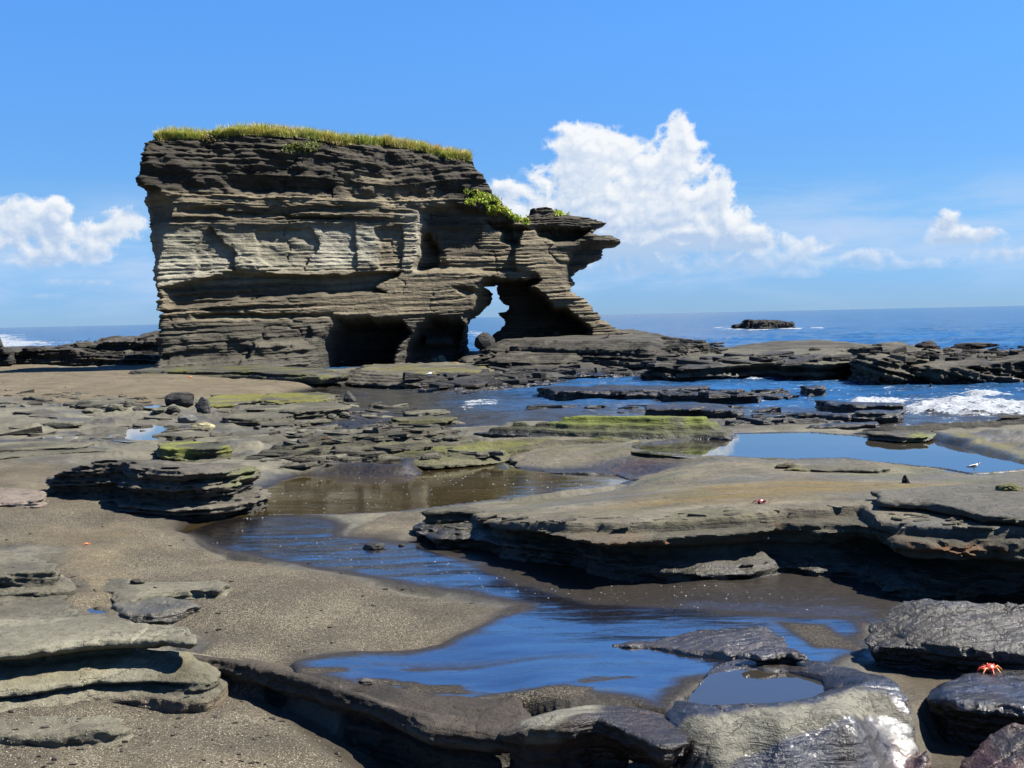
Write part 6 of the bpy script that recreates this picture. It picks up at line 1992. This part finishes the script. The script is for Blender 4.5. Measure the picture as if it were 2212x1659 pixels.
# ------------------------------------------------------------------ shell bits and flecks of foam
def bits(name, n, region, z_hint, size, label, col, seed, kind='stuff', drop=True):
    rs = np.random.RandomState(seed)
    poly = np.array(region, float)
    lo, hi = poly.min(0), poly.max(0)
    base = np.array([(1, 0, 0), (-.5, .8, 0), (-.5, -.8, 0), (0, 0, .5)])
    V = []; T = []
    k = 0
    tries = 0
    while k < n and tries < n * 6:
        tries += 1
        q = lo + (hi - lo) * rs.rand(2)
        if sdf(poly, np.array([q[0]]), np.array([q[1]]))[0] > 0:
            continue
        loc, nrm, ob = hit(q[0], q[1])
        if ob is None or not (ob.name.startswith('ground') or 'water' in ob.name or ob.name.startswith('rock_slab') or ob.name.startswith('low_rock')):
            continue
        s = size * (.5 + 1.2 * rs.rand() ** 2) * (1 if loc.y < 12 else loc.y / 14)
        a = rs.rand() * 6.28
        c, sn = math.cos(a), math.sin(a)
        for b in base:
            V.append((loc.x + s * (b[0] * c - b[1] * sn), loc.y + s * (b[0] * sn + b[1] * c), loc.z + s * b[2] + .001))
        i = k * 4
        T += [(i, i + 1, i + 3), (i + 1, i + 2, i + 3), (i + 2, i, i + 3)]
        k += 1
    me = bpy.data.meshes.new(name)
    me.from_pydata(V, [], T)
    me.materials.append(col)
    o = bpy.data.objects.new(name, me)
    COL.objects.link(o)
    tag(o, label, name.replace('_', ' '), kind=kind)


MAT_SHELL = plain_mat('shell_bits', (.40, .36, .29), .6, .3, 400)
MAT_FOAMB = plain_mat('foam_bits', (.42, .42, .42), .5, .1, 400)
bits('shell_fragments', 800, [(0, 1500), (300, 1490), (600, 1520), (720, 1600), (760, 1659), (0, 1659)], 0, .0038, 'pale shell fragments strewn over the sand at bottom left', MAT_SHELL, 51)
bits('shell_fragments', 500, [(0, 1110), (400, 1150), (700, 1240), (1100, 1310), (900, 1390), (640, 1430), (440, 1420), (430, 1340), (120, 1200)], 0, .0035, 'pale shell fragments over the pebbly sand beside the stream', MAT_SHELL, 52)
bits('foam_flecks', 260, [(560, 1050), (900, 1010), (1330, 1030), (1340, 1050), (1000, 1088), (700, 1110), (480, 1125)], 0, .0055, 'white flecks of foam floating on the brown pool', MAT_FOAMB, 53)
bits('foam_flecks', 220, [(450, 1140), (760, 1165), (1150, 1230), (1600, 1235), (1850, 1330), (1400, 1310), (1150, 1290), (700, 1230)], 0, .0055, 'white flecks of foam drifting on the blue stream', MAT_FOAMB, 54)
bits('beach_debris', 60, [(0, 790), (300, 800), (700, 815), (600, 835), (100, 850), (0, 850)], 0, .012, 'dark scraps of weed and stone on the tan sand', MAT_IGUANA, 55)


def rubble(name, n, regions, smin, smax, label, cols, seed, wet=.1, thick=(.04, .14), mat=None):
    """broken plates too many to count, one mesh"""
    rs = np.random.RandomState(seed)
    V = []; F4 = []; C = []
    k = 0
    tries = 0
    while k < n and tries < n * 5:
        tries += 1
        pts = np.array(regions[rs.randint(len(regions))], float)
        lo, hi = pts.min(0), pts.max(0)
        q = lo + (hi - lo) * rs.rand(2)
        if sdf(pts, q[:1], q[1:])[0] > 0:
            continue
        loc, nrm, ob = hit(q[0], q[1])
        if ob is None or nrm.z < .6 or ob.name.startswith('sea_stack'):
            continue
        s = smin + (smax - smin) * rs.rand() ** 2.2
        h = s * (thick[0] + (thick[1] - thick[0]) * rs.rand())
        m = 7
        an = np.sort(rs.rand(m)) * 6.283
        rr = s * (.6 + .5 * rs.rand(m)) * .5
        st = 1.3 + 1.6 * rs.rand()
        dirn = rs.randn() * .35
        X = np.cos(an) * rr * st; Y = np.sin(an) * rr
        X, Y = X * math.cos(dirn) - Y * math.sin(dirn), X * math.sin(dirn) + Y * math.cos(dirn)
        tx, ty = rs.randn(2) * .12
        i = len(V)
        for lev, gr in ((-.5, 1.0), (.55, .97), (1.0, .86)):
            for a in range(m):
                x, y = X[a] * gr, Y[a] * gr
                V.append((loc.x + x, loc.y + y, loc.z + h * lev + (tx * x + ty * y) * (lev > 0)))
        for lv in range(2):
            for a in range(m):
                b = (a + 1) % m
                F4.append((i + lv * m + a, i + lv * m + b, i + lv * m + m + b, i + lv * m + m + a))
        t = i + 2 * m
        for a in range(1, m - 1, 2):
            F4.append((t, t + a, t + a + 1, t + min(a + 2, m - 1)) if a + 2 < m else (t, t + a, t + a + 1, t + a + 1))
        c = np.array(cols[rs.randint(len(cols))]) * (.7 + .6 * rs.rand())
        C += [c] * (3 * m)
        k += 1
    F4 = np.array(F4)
    # triangles only, no doubled corners
    T = np.concatenate([F4[:, :3], F4[:, [0, 2, 3]]]); T = T[(T[:, 0] != T[:, 2]) & (T[:, 1] != T[:, 2]) & (T[:, 0] != T[:, 1])]
    prm = np.zeros((len(V), 3)); prm[:, 0] = wet
    o = mesh_obj(name, np.array(V), T, mat or MAT_ROCK_MID, {'Col': np.array(C), 'Prm': prm}, smooth=False)
    tag(o, label, 'rubble', kind='stuff')


DK = [(.03, .028, .024), (.05, .047, .04), (.022, .02, .018)]
LT = [(.085, .08, .062), (.12, .115, .09), (.05, .047, .036)]
rubble('rock_rubble', 290, [[(130, 850), (500, 855), (760, 870), (760, 905), (1000, 900), (990, 930), (520, 960), (100, 960), (0, 930)], [(540, 866), (760, 866), (980, 895), (700, 915), (480, 905)], [(0, 840), (330, 855), (300, 880), (0, 880)]],
       .06, .55, 'broken plates of rock scattered over the grey flat left of the green-topped ledge', LT, 61, .05)
rubble('rock_rubble', 260, [[(1050, 800), (1400, 792), (1480, 800), (1250, 812), (1000, 820)], [(1380, 780), (1700, 762), (1900, 775), (1640, 790), (1400, 800)], [(900, 815), (1200, 805), (1200, 822), (930, 838)]],
       .2, 1.3, 'dark broken slabs lying along the waterline below the arch and platform', DK, 62, .35)
rubble('rock_rubble', 220, [[(1860, 750), (2211, 747), (2211, 782), (1860, 778)], [(1440, 735), (1560, 742), (1560, 765), (1440, 765)], [(60, 735), (330, 730), (330, 765), (60, 770)]],
       .2, .7, 'jagged blocks heaped on the far reefs', DK + LT[:1], 63, .0, thick=(.12, .28))
rubble('rock_rubble', 160, [[(1000, 880), (1600, 870), (1700, 890), (1900, 905), (1600, 925), (1590, 900)], [(1300, 845), (1700, 845), (1700, 860), (1300, 858)]],
       .12, .7, 'small black rocks barely awash in the inlet', DK, 64, .7)
rubble('rock_rubble', 170, [[(500, 985), (1000, 960), (1090, 985), (900, 1000), (620, 1012)], [(600, 930), (1000, 905), (1000, 950), (600, 965)]],
       .06, .45, 'thin flakes of rock along the mossy ledges above the brown pool', LT, 65, .1)
rubble('rock_rubble', 150, [[(1180, 1120), (1700, 1098), (1890, 1085), (1890, 1100), (1700, 1125), (1300, 1150)], [(1900, 1100), (2211, 1120), (2211, 1150), (1950, 1140)], [(905, 1105), (1200, 1125), (1200, 1150), (905, 1140)]],
       .03, .16, 'flakes and chips littering the front lip of the ochre shelf', LT, 66, .0, mat=MAT_ROCK)
rubble('pebbles', 260, [[(0, 1100), (500, 1180), (1050, 1300), (700, 1420), (300, 1340), (0, 1280)], [(0, 1500), (600, 1500), (760, 1659), (0, 1659)]],
       .006, .035, 'small dark pebbles sprinkled over the sand on the left', DK, 67, .0, thick=(.2, .4), mat=MAT_ROCK)
